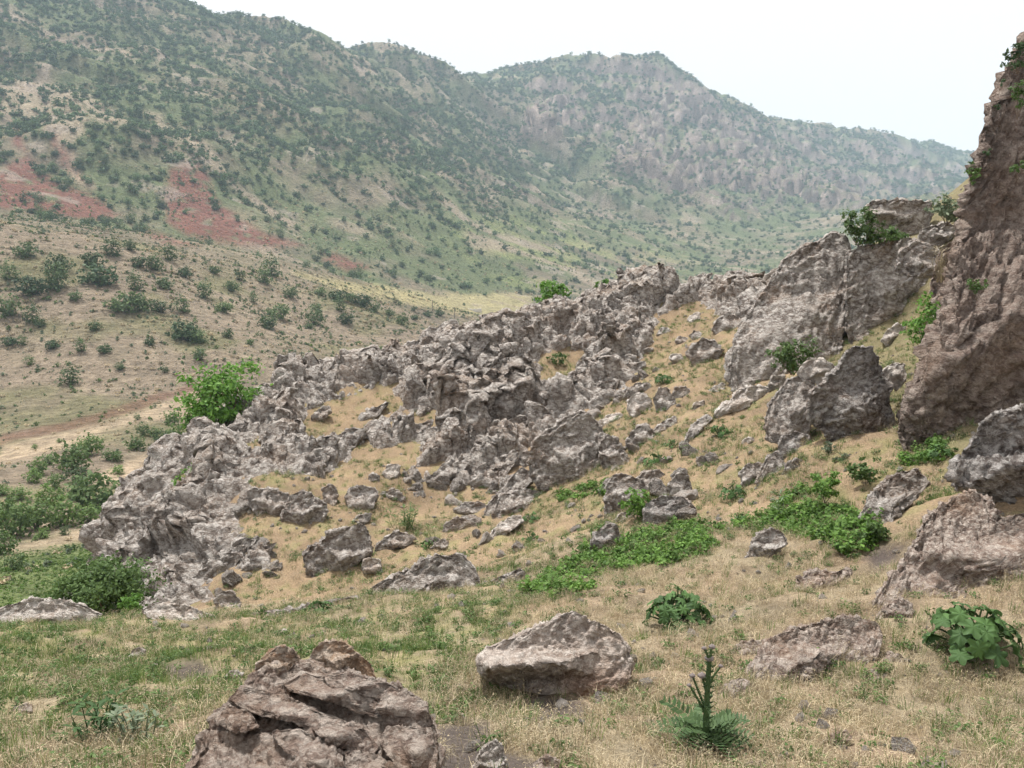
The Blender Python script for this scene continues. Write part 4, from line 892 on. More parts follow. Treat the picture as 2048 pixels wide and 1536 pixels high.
def scatter(name, P, scale, rot, which, templates, kind='stuff', mat=None, align=None):
    """one object of stuff: copies of the templates spread over points"""
    me = bpy.data.meshes.new(name); P = np.ascontiguousarray(P, np.float32)
    me.vertices.add(len(P)); me.vertices.foreach_set('co', P.ravel())
    set_attr(me, 'sc', scale)
    a = me.attributes.new('rt', 'FLOAT_VECTOR', 'POINT'); a.data.foreach_set('vector', np.ascontiguousarray(rot, np.float32).ravel())
    a = me.attributes.new('wh', 'INT', 'POINT'); a.data.foreach_set('value', np.ascontiguousarray(which, np.int32))
    me.update()
    o = obj(name, me); tag(o, kind=kind)
    ng = bpy.data.node_groups.new(name, 'GeometryNodeTree')
    ng.interface.new_socket('Geometry', in_out='INPUT', socket_type='NodeSocketGeometry'); ng.interface.new_socket('Geometry', in_out='OUTPUT', socket_type='NodeSocketGeometry')
    gi = ng.nodes.new('NodeGroupInput'); go = ng.nodes.new('NodeGroupOutput'); jn = ng.nodes.new('GeometryNodeJoinGeometry')
    def attr(nm, dt):
        n = ng.nodes.new('GeometryNodeInputNamedAttribute'); n.data_type = dt; n.inputs[0].default_value = nm; return n.outputs[0]
    s, r_, w_ = attr('sc', 'FLOAT'), attr('rt', 'FLOAT_VECTOR'), attr('wh', 'INT')
    for k, tpl in enumerate(templates):
        io = ng.nodes.new('GeometryNodeObjectInfo'); io.inputs[0].default_value = tpl; io.transform_space = 'ORIGINAL'
        cp = ng.nodes.new('FunctionNodeCompare'); cp.data_type = 'INT'; cp.operation = 'EQUAL'
        ng.links.new(w_, cp.inputs[2]); cp.inputs[3].default_value = k
        ip = ng.nodes.new('GeometryNodeInstanceOnPoints')
        ng.links.new(gi.outputs[0], ip.inputs['Points']); ng.links.new(cp.outputs[0], ip.inputs['Selection']); ng.links.new(io.outputs['Geometry'], ip.inputs['Instance'])
        er = ng.nodes.new('FunctionNodeEulerToRotation'); ng.links.new(r_, er.inputs[0])
        ng.links.new(er.outputs[0], ip.inputs['Rotation']); ng.links.new(s, ip.inputs['Scale'])
        ng.links.new(ip.outputs[0], jn.inputs[0])
    ng.links.new(jn.outputs[0], go.inputs[0])
    md = o.modifiers.new('scatter', 'NODES'); md.node_group = ng
    return o
def template(name, V, F, mat, smooth=False):
    return obj(name, make_mesh(name, V, F, smooth), mat, link=False)

# --- shrubs of the far slopes
def hit_far(u, v, y0=34, y1=1500):
    for n in (260, 14):
        Yv = np.geomspace(y0, y1, n); P = at(np.full(n, u), np.full(n, v), Yv)
        b = P[:, 2] < far_h(P[:, 0], P[:, 1]); k = int(np.argmax(b)) if b.any() else n - 1
        y0, y1 = Yv[max(k - 1, 0)], Yv[k]
    return P[k]
def shrub_mesh(name, seed, nc, per, leaf, squat):
    rs = np.random.default_rng(seed)
    V, F, C = crown(nc, per, 1.0, 1.0, squat, leaf, seed, 0.34, 0.7, 0.35)
    return V, F, C
FAR_T = [template('far_shrub_shape', *shrub_mesh('s', 500 + k, 22, 7, 0.5, [0.75, 0.9, 0.65, 1.1][k])[:2], M['oak_far']) for k in range(4)]
HILL_ME = []
for k in range(7):
    V, F, C = shrub_mesh('s', 520 + k, 60, 10, 0.24, [0.8, 1.0, 0.7, 1.2, 0.9, 0.85, 0.75][k])
    st = [tube((0, 0, -0.3), C[j] * [0.7, 0.7, 0.8], 0.06, 0.02, 2, 4) for j in range(5)]
    VS, FS = merge(st); me = make_mesh('hill_shrub', np.concatenate([V, VS]), np.concatenate([F, FS + len(V)]), False)
    me.materials.append([M['oak'], M['oak'], M['darkleaf'], M['oak'], M['thicket'], M['thicket'], M['oak']][k]); me.materials.append(M['bark'])
    me.polygons.foreach_set('material_index', np.concatenate([np.zeros(len(F), np.int32), np.ones(len(FS), np.int32)])); HILL_ME.append(me)
rs = np.random.default_rng(77)
n_ind = 0
def hill_shrub(p, w, label, group, variants=(0, 1, 2, 3, 6), name='shrub', hs=1.0):
    global n_ind
    o = obj(name, HILL_ME[variants[int(rs.integers(len(variants)))]], None, None, p)
    o.scale = (w * rs.uniform(0.9, 1.1), w * rs.uniform(0.9, 1.1), w * rs.uniform(0.85, 1.1) * hs); o.rotation_euler = (0, 0, rs.uniform(0, 6.28))
    tag(o, label, 'shrub', group); n_ind += 1
    return o
SPUR = [(20,630,38),(65,590,50),(65,645,30),(50,515,40),(115,545,45),(115,578,45),(185,535,40),(200,570,60),(245,625,55),(285,622,40),(320,625,28),(365,625,30),(410,595,26),(370,680,50),(395,685,35),(455,675,20),(535,655,30),(555,637,40),(580,595,24),(630,650,34),(692,648,30),(620,658,16),(400,720,26),(142,768,34),(105,697,24),(162,703,22),(210,706,22),(190,661,22),(45,690,18),(272,580,30),(330,578,26),(370,555,26),(280,535,34),(310,540,30),(225,512,36),(430,548,22),(465,582,24),(450,625,26),(507,605,16),(528,565,26),(542,552,36),(480,560,18),(680,622,22),(635,620,16),(80,655,20),(20,560,30),(150,600,24),(340,520,26),(260,500,22),(20,690,26),(300,690,18),(500,690,16),(60,730,18),(240,740,16),(330,745,14)]
ORD = ['leftmost', 'second from left', 'third from left', 'fourth from left', 'fifth from left', 'sixth from left', 'seventh from left', 'eighth from left', 'ninth from left', 'tenth from left', 'eleventh from left', 'twelfth from left']
BAND = [(0, 530, 'along the crest of the left hillside'), (530, 556, 'just below the crest of the left hillside'), (556, 590, 'high on the left hillside'), (590, 622, 'halfway up the left hillside'), (622, 640, 'in the middle of the left hillside'), (640, 662, 'below the middle of the left hillside'), (662, 692, 'low on the left hillside'), (692, 900, 'at the bottom of the left hillside')]
for (v0, v1, where) in BAND:
    for k, (u_, v_, w_) in enumerate(sorted(t for t in SPUR if v0 <= t[1] < v1)):
        p = hit_far(u_, v_); mpp = p[1] / ray(u_, v_)[1] / FPX
        hill_shrub(p, w_ * mpp * 0.55, ('wide' if w_ > 38 else 'small' if w_ < 22 else 'rounded') + ' shrub ' + where + ', ' + ORD[k], 'shrubs on the left hillside')
for (u_, v_, w_) in [(675,600,30),(700,604,24),(725,612,30),(750,624,22),(780,632,18),(805,650,22),(640,590,20),(830,640,16)]:
    p = hit_far(u_, v_); mpp = p[1] / ray(u_, v_)[1] / FPX
    hill_shrub(p, w_ * mpp * 0.55, 'shrub in the hedge line above the pale field, ' + ORD[[640,675,700,725,750,780,805,830].index(u_)], 'hedge line shrubs')
for (u_, v_, w_) in [(880,632,15),(857,634,12),(905,660,22),(790,606,9),(800,610,9),(828,622,10),(850,630,9)]:
    p = hit_far(u_, v_, 330); mpp = p[1] / ray(u_, v_)[1] / FPX
    hill_shrub(p, w_ * mpp * 0.55, 'small lone shrub on the pale valley floor, ' + ORD[[790,800,828,850,857,880,905].index(u_)], 'shrubs on the valley floor')
THICKET = [(182,910,46),(146,940,55),(66,965,30),(100,930,26),(76,948,34),(97,1012,42),(155,965,40),(164,998,45),(200,1020,90),(126,1052,60),(73,1058,60),(26,1075,70),(18,1030,34),(9,1108,45),(88,1077,24),(38,1000,32),(217,920,20),(234,922,22),(237,948,22),(129,1070,16),(30,1142,34),(6,990,24),(111,975,30),(50,1040,40),(0,1050,40),(180,1045,40)]
for (u_, v_, w_) in THICKET:
    p = hit_far(u_, v_); mpp = p[1] / ray(u_, v_)[1] / FPX
    tv = 'upper' if v_ < 960 else 'middle' if v_ < 1025 else 'lower'
    tu = sorted(t[0] for t in THICKET if (t[1] < 960) == (v_ < 960) and (t[1] < 1025) == (v_ < 1025)).index(u_)
    hill_shrub(p, w_ * mpp * 0.55, 'green bush, ' + ORD[tu] + ' in the ' + tv + ' thicket at the left edge', 'bushes of the lower left thicket', (4, 5, 4, 5, 1), 'bush')
for (u_, v_, w_) in [(272,900,34),(287,872,26),(310,873,22),(325,888,30),(348,850,30),(352,882,34),(70,898,10),(275,840,12),(120,885,10)]:
    p = hit_far(u_, v_); mpp = p[1] / ray(u_, v_)[1] / FPX
    hill_shrub(p, w_ * mpp * 0.55, 'small bush beside the dirt track left of the bright tree, ' + ORD[[70,120,272,275,287,310,325,348,352].index(u_)], 'bushes by the track behind the ridge', (4, 5, 1), 'bush')
# density of shrubs on every cell of the far terrain
rr_ = FRR
dr = np.gradient(rr_); cell = np.repeat(rr_ * dr, 600) * np.radians(80 / 599)
cell = cell / np.maximum(FARn[:, 2], 0.45)
up = sstep(-30, 60, FARV[:, 2])
cl = fbm(FARV / 45, 4, 120); cl2 = fbm(FARV / 160, 3, 121)
dens = (0.011 + 0.062 * up) * (0.18 + 0.82 * sstep(-0.7, 0.6, cl + 0.3 * cl2))
dens *= (1 - 0.85 * STREAK) * (1 - 0.93 * FARZ['field']) * (1 - 0.8 * FARZ['red']) * (1 - 0.6 * FARZ['pale']) * (1 - 0.75 * FARZ['crag'])
dens *= np.where(FARr < 420, 0.0, np.where(FARr > 1200, 0.5, 0.8))
facing = (FARn * -FARV).sum(1) / np.linalg.norm(FARV, axis=1) > -0.03
dens *= facing * (FARu > -120) * (FARu < 2170) * (FARv > -150)
lam_ = dens * cell
cnt = rs.poisson(np.minimum(lam_, 6)); idx = np.repeat(np.arange(len(cnt)), cnt)
PJ = FARV[idx].copy(); jit = rs.uniform(-0.5, 0.5, (len(idx), 2)); row = idx // 600
rad = PJ[:, :2] / np.maximum(FARr[idx], 1)[:, None]; tang = np.stack([-rad[:, 1], rad[:, 0]], 1)
PJ[:, :2] += rad * (jit[:, :1] * dr[row][:, None]) + tang * (jit[:, 1:] * (rr_[row] * np.radians(80 / 599))[:, None])
gz = -FARn[idx, :2] / np.maximum(FARn[idx, 2:], 0.3); PJ[:, 2] += (gz * (PJ[:, :2] - FARV[idx, :2])).sum(1)
S = rs.uniform(0.9, 2.5, len(idx)) * (1 + 0.45 * sstep(900, 2000, FARr[idx]))
near_order = np.argsort(FARr[idx] / S)
take = near_order[:max(0, 296 - n_ind)]
for k in take:
    o = obj('shrub', HILL_ME[int(rs.integers(4))], None, None, PJ[k]); o.scale = (S[k], S[k], S[k]); o.rotation_euler = (0, 0, rs.uniform(0, 6.28))
    tag(o, 'round shrub dotting the lower mountain slope beyond the hillside', 'shrub', 'shrubs on the lower mountain slope')
rest = near_order[len(take):]
print('far shrubs', len(rest), 'individual', n_ind + len(take))
rot = np.zeros((len(rest), 3)); rot[:, 2] = rs.uniform(0, 6.28, len(rest))
scatter('mountain_scrub', PJ[rest], S[rest], rot, rs.integers(0, 4, len(rest)), FAR_T)
# low tussocks and scrub of the near hillside, too many to count
pool = np.where((FARr > 45) & (FARr < 420) & facing & (FARu > -100) & (FARu < 1000) & (FARv > 430))[0]
w = cell[pool] * (0.3 + sstep(-0.3, 0.5, fbm(FARV[pool] / 18, 3, 130))) * (1 - 0.8 * FARZ['track'][pool]) * (1 - .7 * FARZ['bank'][pool]); w /= w.sum()
ii = rs.choice(pool, 15000, p=w); PT = FARV[ii] + np.concatenate([rs.uniform(-0.6, 0.6, (len(ii), 2)), np.zeros((len(ii), 1)) - 0.05], 1)
rot = np.zeros((len(ii), 3)); rot[:, 2] = rs.uniform(0, 6.28, len(ii))
TUS = [template('tussock_shape', *shrub_mesh('t', 560 + k, 10, 6, 0.6, 0.6)[:2], M[m_]) for k, m_ in enumerate(('sage', 'mid', 'grass_d'))]
mp_ = np.where((FARr > 30) & (FARr < 75) & (FARu > -200) & (FARu < 420) & (FARZ['meadow'] > 0.3))[0]
mi = rs.choice(mp_, 5000); PM = FARV[mi] + np.concatenate([rs.uniform(-0.3, 0.3, (len(mi), 2)), np.zeros((len(mi), 1)) - 0.03], 1)
rm_ = np.zeros((len(mi), 3)); rm_[:, 2] = rs.uniform(0, 6.28, len(mi))
scatter('meadow_grass', PM, rs.uniform(0.03, 0.09, len(mi)), rm_, rs.integers(0, 2, len(mi)), [template('meadow_tuft', *shrub_mesh('t', 590, 10, 6, 0.6, 0.8)[:2], M['nettle']), template('meadow_tuft_pale', *shrub_mesh('t', 591, 10, 6, 0.6, 0.8)[:2], M['grass_g'])])
scatter('hillside_tussocks', PT, (0.14 + 0.5 * rs.random(len(ii)) ** 2.5) * (0.6 + 0.4 * sstep(80, 250, FARr[ii])), rot, rs.integers(0, 3, len(ii)), TUS)

pool = np.where((FARr > 400) & (FARr < 1500) & facing & (FARu > -100) & (FARu < 1800))[0]
w = cell[pool] * (0.25 + sstep(-0.3, 0.5, fbm(FARV[pool] / 30, 3, 131))) * (1 - 0.9 * FARZ['field'][pool]) / FARr[pool]; w /= w.sum()
ii = rs.choice(pool, 24000, p=w); PT = FARV[ii] + np.concatenate([rs.uniform(-2, 2, (len(ii), 2)), np.zeros((len(ii), 1)) - 0.1], 1)
rot = np.zeros((len(ii), 3)); rot[:, 2] = rs.uniform(0, 6.28, len(ii))
scatter('slope_tussocks', PT, 0.35 + 0.7 * rs.random(len(ii)) ** 2, rot, rs.integers(0, 3, len(ii)), TUS)

# --- bushes and trees near the ridge
def bush(name, u_, v_, w_, h_, Yb, label, mat, leaf_px=7, nc=60, per=26, cat='bush', stems=7, hollow=0.35, clump=0.3, stem_r=0.014, dens=1.0):
    """u_, v_ = foot of the plant in the photograph, w_ x h_ its size there, Yb its distance (None: on the ground)"""
    p = hit(u_, v_) if Yb is None else at(u_, v_, Yb)
    mpp = p[1] / ray(u_, v_)[1] / FPX
    rx = w_ * mpp * 0.44; rz = h_ * mpp * 0.42; sd_ = abs(hash(label)) % 1000 if False else sum(map(ord, label)) % 997
    e = empty(name, p); tag(e, label, cat)
    V, F, C = crown(nc, per, rx, rx * 0.85, rz, leaf_px * mpp, sd_, clump, 0.55, hollow)
    V[:, 2] += 0.12 * rz; C[:, 2] += 0.12 * rz
    obj('crown', make_mesh('crown', V, F, False), M[mat], e)
    r2 = np.random.default_rng(sd_)
    st = [tube((r2.normal() * 0.05 * rx, r2.normal() * 0.05 * rx, -0.1), C[j], stem_r * max(rx, rz) * 2, stem_r * 0.5 * max(rx, rz), 5, 5, 0.06, r2) for j in r2.choice(len(C), min(stems, len(C)), False)]
    obj('stem' if cat != 'tree' else 'trunk', make_mesh('stem', *merge(st)), M['bark'], e)
    return e
bush('tree', 445, 868, 165, 160, 30.2, 'bright green leafy tree behind the left shoulder of the rock ridge', 'bright', 11, 90, 34, 'tree', 14, stem_r=0.012)
bush('bush', 400, 880, 70, 70, 30.5, 'bright green low growth at the left foot of the leafy tree', 'bright', 9, 40, 26)
bush('bush', 205, 1235, 205, 135, 16.5, 'wide tangled green bush below the left end of the rock ridge', 'mid', 9, 150, 60, hollow=0.25)
bush('bush', 265, 1232, 60, 56, 15.0, 'small bright bush in front of the tangled one at the terrace edge', 'bright', 7, 30, 24)
bush('bush', 385, 1000, 62, 75, None, 'light green shrub growing in a cleft of the left rock mass', 'bright', 8, 34, 18, hollow=0.2)
bush('bush', 345, 1015, 70, 46, None, 'grey green low shrub left of the light green one on the rock mass', 'mid', 7, 34, 20)
bush('bush', 705, 738, 34, 36, None, 'small round dark shrub on the crest of the ridge', 'darkleaf', 7, 26, 20)
bush('bush', 925, 765, 56, 70, None, 'sparse dark shrub clinging to the middle of the ridge', 'darkleaf', 7, 26, 16, hollow=0.2)
bush('bush', 1100, 605, 84, 52, 41, 'light yellow green bush showing behind the ridge crest', 'bright', 9, 34, 16)
bush('bush', 1205, 585, 40, 32, 41, 'small light green bush behind the crest left of its top', 'bright', 8, 16, 14)
bush('bush', 1720, 490, 80, 82, 27.5, 'leafy shrub on top of the leaning slabs', 'mid', 8, 50, 24)
bush('bush', 1775, 485, 70, 34, 27.3, 'low grassy growth right of the shrub on the leaning slabs', 'mid', 8, 26, 18)
bush('bush', 1893, 445, 78, 58, 27.6, 'pale green shrub on the skyline beside the cliff', 'sage', 9, 34, 20)
bush('bush', 1945, 372, 30, 56, 17.5, 'dark sprig on the left edge of the cliff', 'mid', 9, 12, 12, stems=4)
bush('bush', 2034, 135, 76, 62, 15.6, 'little tree hanging over the top of the cliff', 'darkleaf', 10, 20, 14, 'tree', 8, 0.1, 0.22)
bush('bush', 2005, 175, 14, 20, 15.6, 'tiny twig on the cliff edge below the hanging tree', 'darkleaf', 8, 4, 8, stems=2)
bush('bush', 1992, 225, 18, 22, 15.8, 'small twig halfway up the cliff edge', 'darkleaf', 8, 4, 8, stems=2)
bush('bush', 1975, 312, 16, 18, 16, 'small twig low on the cliff edge', 'darkleaf', 8, 4, 8, stems=2)
bush('bush', 2035, 225, 46, 70, 14.1, 'green growth hanging on the upper cliff face', 'mid', 8, 16, 16, stems=4)
bush('bush', 2035, 350, 34, 34, 13.9, 'small green tuft on the cliff face below the hanging growth', 'mid', 8, 10, 14, stems=4)
bush('bush', 1955, 590, 44, 52, 14.3, 'thin green shrub rooted in the cliff face', 'mid', 7, 16, 14, stems=5)
bush('bush', 1855, 690, 90, 112, 18.2, 'bright leafy bush at the foot of the cliff beside the white stone', 'bright', 9, 46, 22)
bush('bush', 1585, 742, 92, 80, 21.8, 'green bush at the foot of the largest slab', 'mid', 8, 52, 24)
bush('bush', 1655, 905, 34, 26, 16.0, 'small bluish cushion plant on the rock stack', 'sage', 5, 18, 18, 'plant')
bush('bush', 1682, 925, 34, 20, 15.4, 'second bluish cushion plant lower on the rock stack', 'sage', 5, 16, 18, 'plant')
bush('bush', 1115, 728, 44, 26, None, 'green tuft in the grassy hollow high on the ridge', 'mid', 6, 16, 16, 'plant')
bush('bush', 1110, 840, 26, 18, None, 'small green tuft low among the ridge rocks', 'mid', 6, 10, 12, 'plant')
bush('bush', 1650, 995, 56, 62, 13.6, 'leafy green herb beside the lower rock stack', 'nettle', 9, 26, 20, 'plant')
bush('bush', 1730, 968, 60, 60, None, 'dark green herb with thin stalks below the tall dark boulder', 'mid', 9, 26, 18, 'plant')
bush('bush', 1745, 1085, 60, 46, None, 'dark leafy plant at the right end of the green herbs', 'mid', 10, 24, 20, 'plant')
bush('bush', 1275, 1035, 60, 66, 15.9, 'bright green herb climbing the dark crinkled rock', 'nettle', 9, 26, 20, 'plant')
bush('bush', 1210, 1080, 60, 40, None, 'dark green herb above the dark rock of the herb patch', 'mid', 8, 20, 18, 'plant')

# --- rosettes of broad leaves on the sand
def leaf_outline(lobes, n=28, depth=0.36):
    th = np.linspace(0, 2 * np.pi, n, endpoint=False)
    r = 1 - depth * (0.5 + 0.5 * np.cos(lobes * th)) - 0.30 * np.exp(-((th - np.pi) / 0.35) ** 2)
    return np.stack([np.cos(th) * r, np.sin(th) * r], 1)
def lobed_leaf(seed, lobes=7):
    """lobed, cupped leaf of radius 1 with its stalk at the origin, pointing along +x"""
    r2 = np.random.default_rng(seed); O = leaf_outline(lobes, 35)
    rings = [0.0, 0.35, 0.7, 1.0]; V = []
    for q_ in rings:
        for (x, y) in O:
            xx, yy = x * q_, y * q_; z = -0.16 * (xx * xx + yy * yy) + 0.10 * q_ * math.sin(3.5 * math.atan2(y, x) * 2 + seed) * q_ + 0.03 * r2.normal() * q_
            V.append((xx + 0.55 * 1.0, yy, z - 0.10 * max(0, xx)))
    V = np.array(V); n = len(O); F = [(k * n + j, (k + 1) * n + j, (k + 1) * n + (j + 1) % n, k * n + (j + 1) % n) for k in range(len(rings) - 1) for j in range(n)]
    return V, np.array(F)
LEAF_ME = []
for k in range(4):
    me = make_mesh('leaf', *lobed_leaf(k, [7, 5, 7, 6][k])); me.materials.append(M['mallow']); LEAF_ME.append(me)
def broad_plant(u_, v_, w_, h_, n, label, seed, Yb=None, ls=0.26):
    p = hit(u_, v_) if Yb is None else at(u_, v_, Yb); mpp = p[1] / ray(u_, v_)[1] / FPX
    Rr = w_ * mpp * 0.5; H = h_ * mpp; r2 = np.random.default_rng(seed)
    e = empty('broad_leaved_plant', p); tag(e, label, 'plant')
    st = []
    for k in range(n):
        a = k * 2.399 + r2.normal() * 0.25; f = math.sqrt((k + 0.6) / n)
        L = Rr * r2.uniform(0.75, 1.15) * ls; d = np.array([math.cos(a), math.sin(a), 0])
        pos = d * (Rr * 0.80 * f) + np.array([0, 0, H * (0.78 * (1 - 0.62 * f * f) + 0.08 * r2.normal())]); pos[2] = max(pos[2], 0.06)
        st.append(tube((0, 0, -0.03), pos, 0.011, 0.007, 4, 5, 0.06, r2))
        lf = obj('leaf', LEAF_ME[k % 4], None, e, pos)
        lf.scale = (L, L * r2.uniform(0.9, 1.1), L); lf.rotation_euler = (r2.normal() * 0.25, 0.30 + 0.55 * f + r2.normal() * 0.2, a + r2.normal() * 0.25)
    obj('stem', make_mesh('stem', *merge(st)), M['thistle'], e)
    return e
broad_plant(1358, 1255, 160, 88, 64, 'rounded broad leaved plant in dry grass near the middle', 11, None, 0.19)
broad_plant(1945, 1295, 200, 105, 34, 'large broad leaved plant with lobed leaves at the right edge', 12, None, 0.25)
for k, (u_, v_, w_, h_, n, lab) in enumerate([(1327,768,46,26,16,'low broad leaved weed in the middle of the sand path'), (1440,872,52,30,16,'broad leaved weed beside the thin rock ledge on the path'), (1468,998,62,36,18,'dark broad leaved weed at the lower edge of the sand path'),
    (1312,928,66,24,14,'flat green weed patch in the sand right of the lumpy leaning rock'), (1062,1042,44,20,12,'small flat weed on the sand below the biggest dark boulder'), (1062,1082,40,22,12,'small weed on the dry slope above the terrace'),
    (855,1098,36,26,10,'weed beside the small grey rock in the bowl'), (640,1232,90,34,18,'row of green weeds growing on the long rock ledge'), (1885,915,70,30,14,'cluster of leafy weeds at the foot of the cliff'), (790,1082,44,16,10,'flat weed on the low rock behind the round boulder'),
    (1560,785,20,12,8,'little weed beside the grey rock under the largest slab'), (525,1232,30,28,8,'upright weed at the end of the rock ledge'), (1345,895,36,22,10,'small weed below the narrow pale rock strip'), (1480,1045,40,30,12,'weed at the foot of the slanting crinkled rib')]):
    broad_plant(u_, v_, w_, h_, n, lab, 30 + k, 11.6 if 'ledge' in lab and 'thin' not in lab else None)

# --- thistle
def thistle(u_, v_, label):
    p = hit(u_, v_); mpp = p[1] / ray(u_, v_)[1] / FPX; r2 = np.random.default_rng(5)
    e = empty('thistle', p); tag(e, label, 'thistle')
    H = 205 * mpp
    def blade(L, wid, seed):
        """long spiny pinnate leaf along +x, arching"""
        r3 = np.random.default_rng(seed); n = 11; V = []; F = []
        for k in range(n + 1):
            t = k / n; x = L * t; z = L * (0.42 * t - 0.55 * t * t); wv = wid * math.sin(math.pi * min(1, 0.12 + 0.88 * t)) + 0.004
            V += [(x, 0, z)]
            if k < n:
                o = len(V); sp = wid * (0.6 + 0.8 * math.sin(math.pi * (t * 0.9 + 0.08)))
                for s in (-1, 1):
                    i0 = len(V); V += [(x, s * 0.006, z), (x + L / n * 0.75, s * 0.006, z - 0.001), (x + L / n * 0.9 + 0.3 * sp, s * sp, z + 0.25 * sp * r3.uniform(0.3, 1.4)), (x + L / n * 0.2 + 0.2 * sp, s * sp * 0.75, z + 0.02 * r3.normal())]
                    F.append((i0, i0 + 1, i0 + 2, i0 + 3))
        return np.array(V), np.array(F)
    bl = [make_mesh('leaf', *blade(1.0, 0.13, k)) for k in range(3)]
    for b_ in bl: b_.materials.append(M['thistle'])
    tip = np.array([0.0, 0.02, H])
    stem = [tube((0, 0, -0.05), (0.0, 0.01, H * 0.86), 0.022, 0.014, 6, 7, 0.02, r2)]
    rs3 = np.random.default_rng(9)
    spines = []
    for k in range(60):
        t = 0.1 + 0.76 * k / 60; a = k * 2.4; z = H * t
        spines.append(tube((0.012 * math.cos(a), 0.012 * math.sin(a), z), (0.04 * math.cos(a), 0.04 * math.sin(a), z + 0.016), 0.007, 0.0008, 1, 3, 0, r2))
    so = obj('stem', make_mesh('stem', *merge(stem)), M['thistle'], e)
    obj('spine', make_mesh('spine', *merge(spines)), M['thistle'], so)['kind'] = 'stuff'
    def head(pos, s):
        D, Fi = ico(2); V = D * [1, 1, 0.85]; V = V * (1 + 0.16 * np.sin(9 * D[:, 2:3] * 3 + 5 * np.arctan2(D[:, 1:2], D[:, 0:1])))
        obj('flower_head', make_mesh('flower_head', V * s * 1.4, Fi), M['bud'], e, pos)
    head((0.0, 0.01, H * 0.88), 0.019)
    for (x0, z0, x1, z1, s) in [(0, 0.86, -0.03, 0.985, 0.011), (0, 0.86, 0.012, 1.0, 0.014), (0.0, 0.40, 0.062, 0.80, 0.010), (0.0, 0.32, -0.085, 0.70, 0.013), (0.0, 0.28, -0.10, 0.60, 0.010), (0, 0.5, -0.035, 0.70, 0.018)]:
        b0 = (x0, 0, z0 * H); b1 = (x1 * H / 0.55, 0.01, z1 * H)
        br = obj('branch', make_mesh('branch', *tube(b0, b1, 0.009, 0.006, 4, 5, 0.05, r2)), M['thistle'], e); head(b1, s)
        spn = []
        for k in range(16):
            t = (k + 1) / 17; q_ = np.array(b0) * (1 - t) + np.array(b1) * t; a = k * 2.4
            spn.append(tube(q_, q_ + np.array([0.024 * math.cos(a), 0.024 * math.sin(a), 0.01]), 0.004, 0.0006, 1, 3, 0, r2))
        obj('spine', make_mesh('spine', *merge(spn)), M['thistle'], br)['kind'] = 'stuff'
    for k in range(46):
        low = k < 40; a = k * 2.399 + r2.normal() * 0.2; L = r2.uniform(0.18, 0.34) if low else r2.uniform(0.06, 0.13)
        z = H * (0.02 + 0.003 * k) if low else H * (0.2 + 0.05 * (k - 40))
        lf = obj('leaf', bl[k % 3], None, e, (0, 0, z)); lf.scale = (L, L, L); lf.rotation_euler = (r2.normal() * 0.2, -0.15 + r2.normal() * 0.15, a)
thistle(1412, 1485, 'tall spiny thistle with several buds on the grass in front')

# --- grey leaved weed in the lower left corner
def lance_plant(u_, v_, w_, h_, n, label, mat, seed, name='leafy_weed', wid=0.17, Yb=None):
    p = hit(u_, v_) if Yb is None else at(u_, v_, Yb); mpp = p[1] / ray(u_, v_)[1] / FPX; r2 = np.random.default_rng(seed); Rr = w_ * mpp / 2; H = h_ * mpp
    e = empty(name, p); tag(e, label, 'plant')
    parts = []
    for k in range(n):
        a = r2.uniform(0, 6.28); q_ = np.array([math.cos(a), math.sin(a), 0]) * Rr * 0.75 * math.sqrt(r2.random()); hh = H * r2.uniform(0.5, 1.0)
        tipd = np.array([q_[0] * 0.35, q_[1] * 0.35, hh]); parts.append(tube(q_ * 0.8, q_ + tipd, 0.005, 0.003, 3, 4, 0.06, r2))
    obj('stem', make_mesh('stem', *merge(parts)), M[mat], e)
    lv = []
    for k in range(n * 9):
        V_, F_ = parts[k % n]; i = r2.integers(4, len(V_)); q_ = V_[i]; a = r2.uniform(0, 6.28); L = 0.28 * H * r2.uniform(0.6, 1.3)
        d = np.array([math.cos(a), math.sin(a), r2.uniform(0.1, 0.9)]); d /= np.linalg.norm(d); s = np.cross(d, [0, 0, 1.0]); s /= np.linalg.norm(s)
        lv.append((np.array([q_, q_ + d * L * 0.5 + s * L * wid, q_ + d * L - [0, 0, L * 0.15], q_ + d * L * 0.5 - s * L * wid]), np.array([(0, 1, 2, 3)])))
    fo = obj('foliage', make_mesh('foliage', *merge(lv), smooth=False), M[mat], e); fo['kind'] = 'stuff'
    return e
lance_plant(200, 1490, 110, 95, 16, 'grey green leafy weed in the lower left corner, left clump', 'mallow', 3)
lance_plant(275, 1495, 90, 75, 14, 'grey green leafy weed in the lower left corner, right clump', 'sage', 4)
lance_plant(805, 1055, 66, 46, 26, 'clump of tall green blades on the sand above the round boulder', 'mid', 6, 'grass_clump', 0.08)
lance_plant(1888, 565, 50, 70, 30, 'straw coloured grass tuft hanging between the leaning blocks and the cliff', 'grass_d', 7, 'grass_clump', 0.06, 21.0)
for k, (u_, v_, h_, lab) in enumerate([(1308,925,76,'thin dark stalk standing in the flat weed patch'), (1360,918,54,'thin stalk right of the flat weed patch'), (1430,835,46,'thin stalk in front of the pale pitted rock row'), (1560,1040,90,'thin grey stalk standing before the rock stack'), (1180,1078,60,'thin dark stalk left of the overgrown rock'), (860,1090,58,'thin stalk beside the brown triangular stone')]):
    lance_plant(u_, v_, 10, h_, 2, lab, 'sage' if k == 3 else 'mid', 60 + k, 'stalk', 0.06)

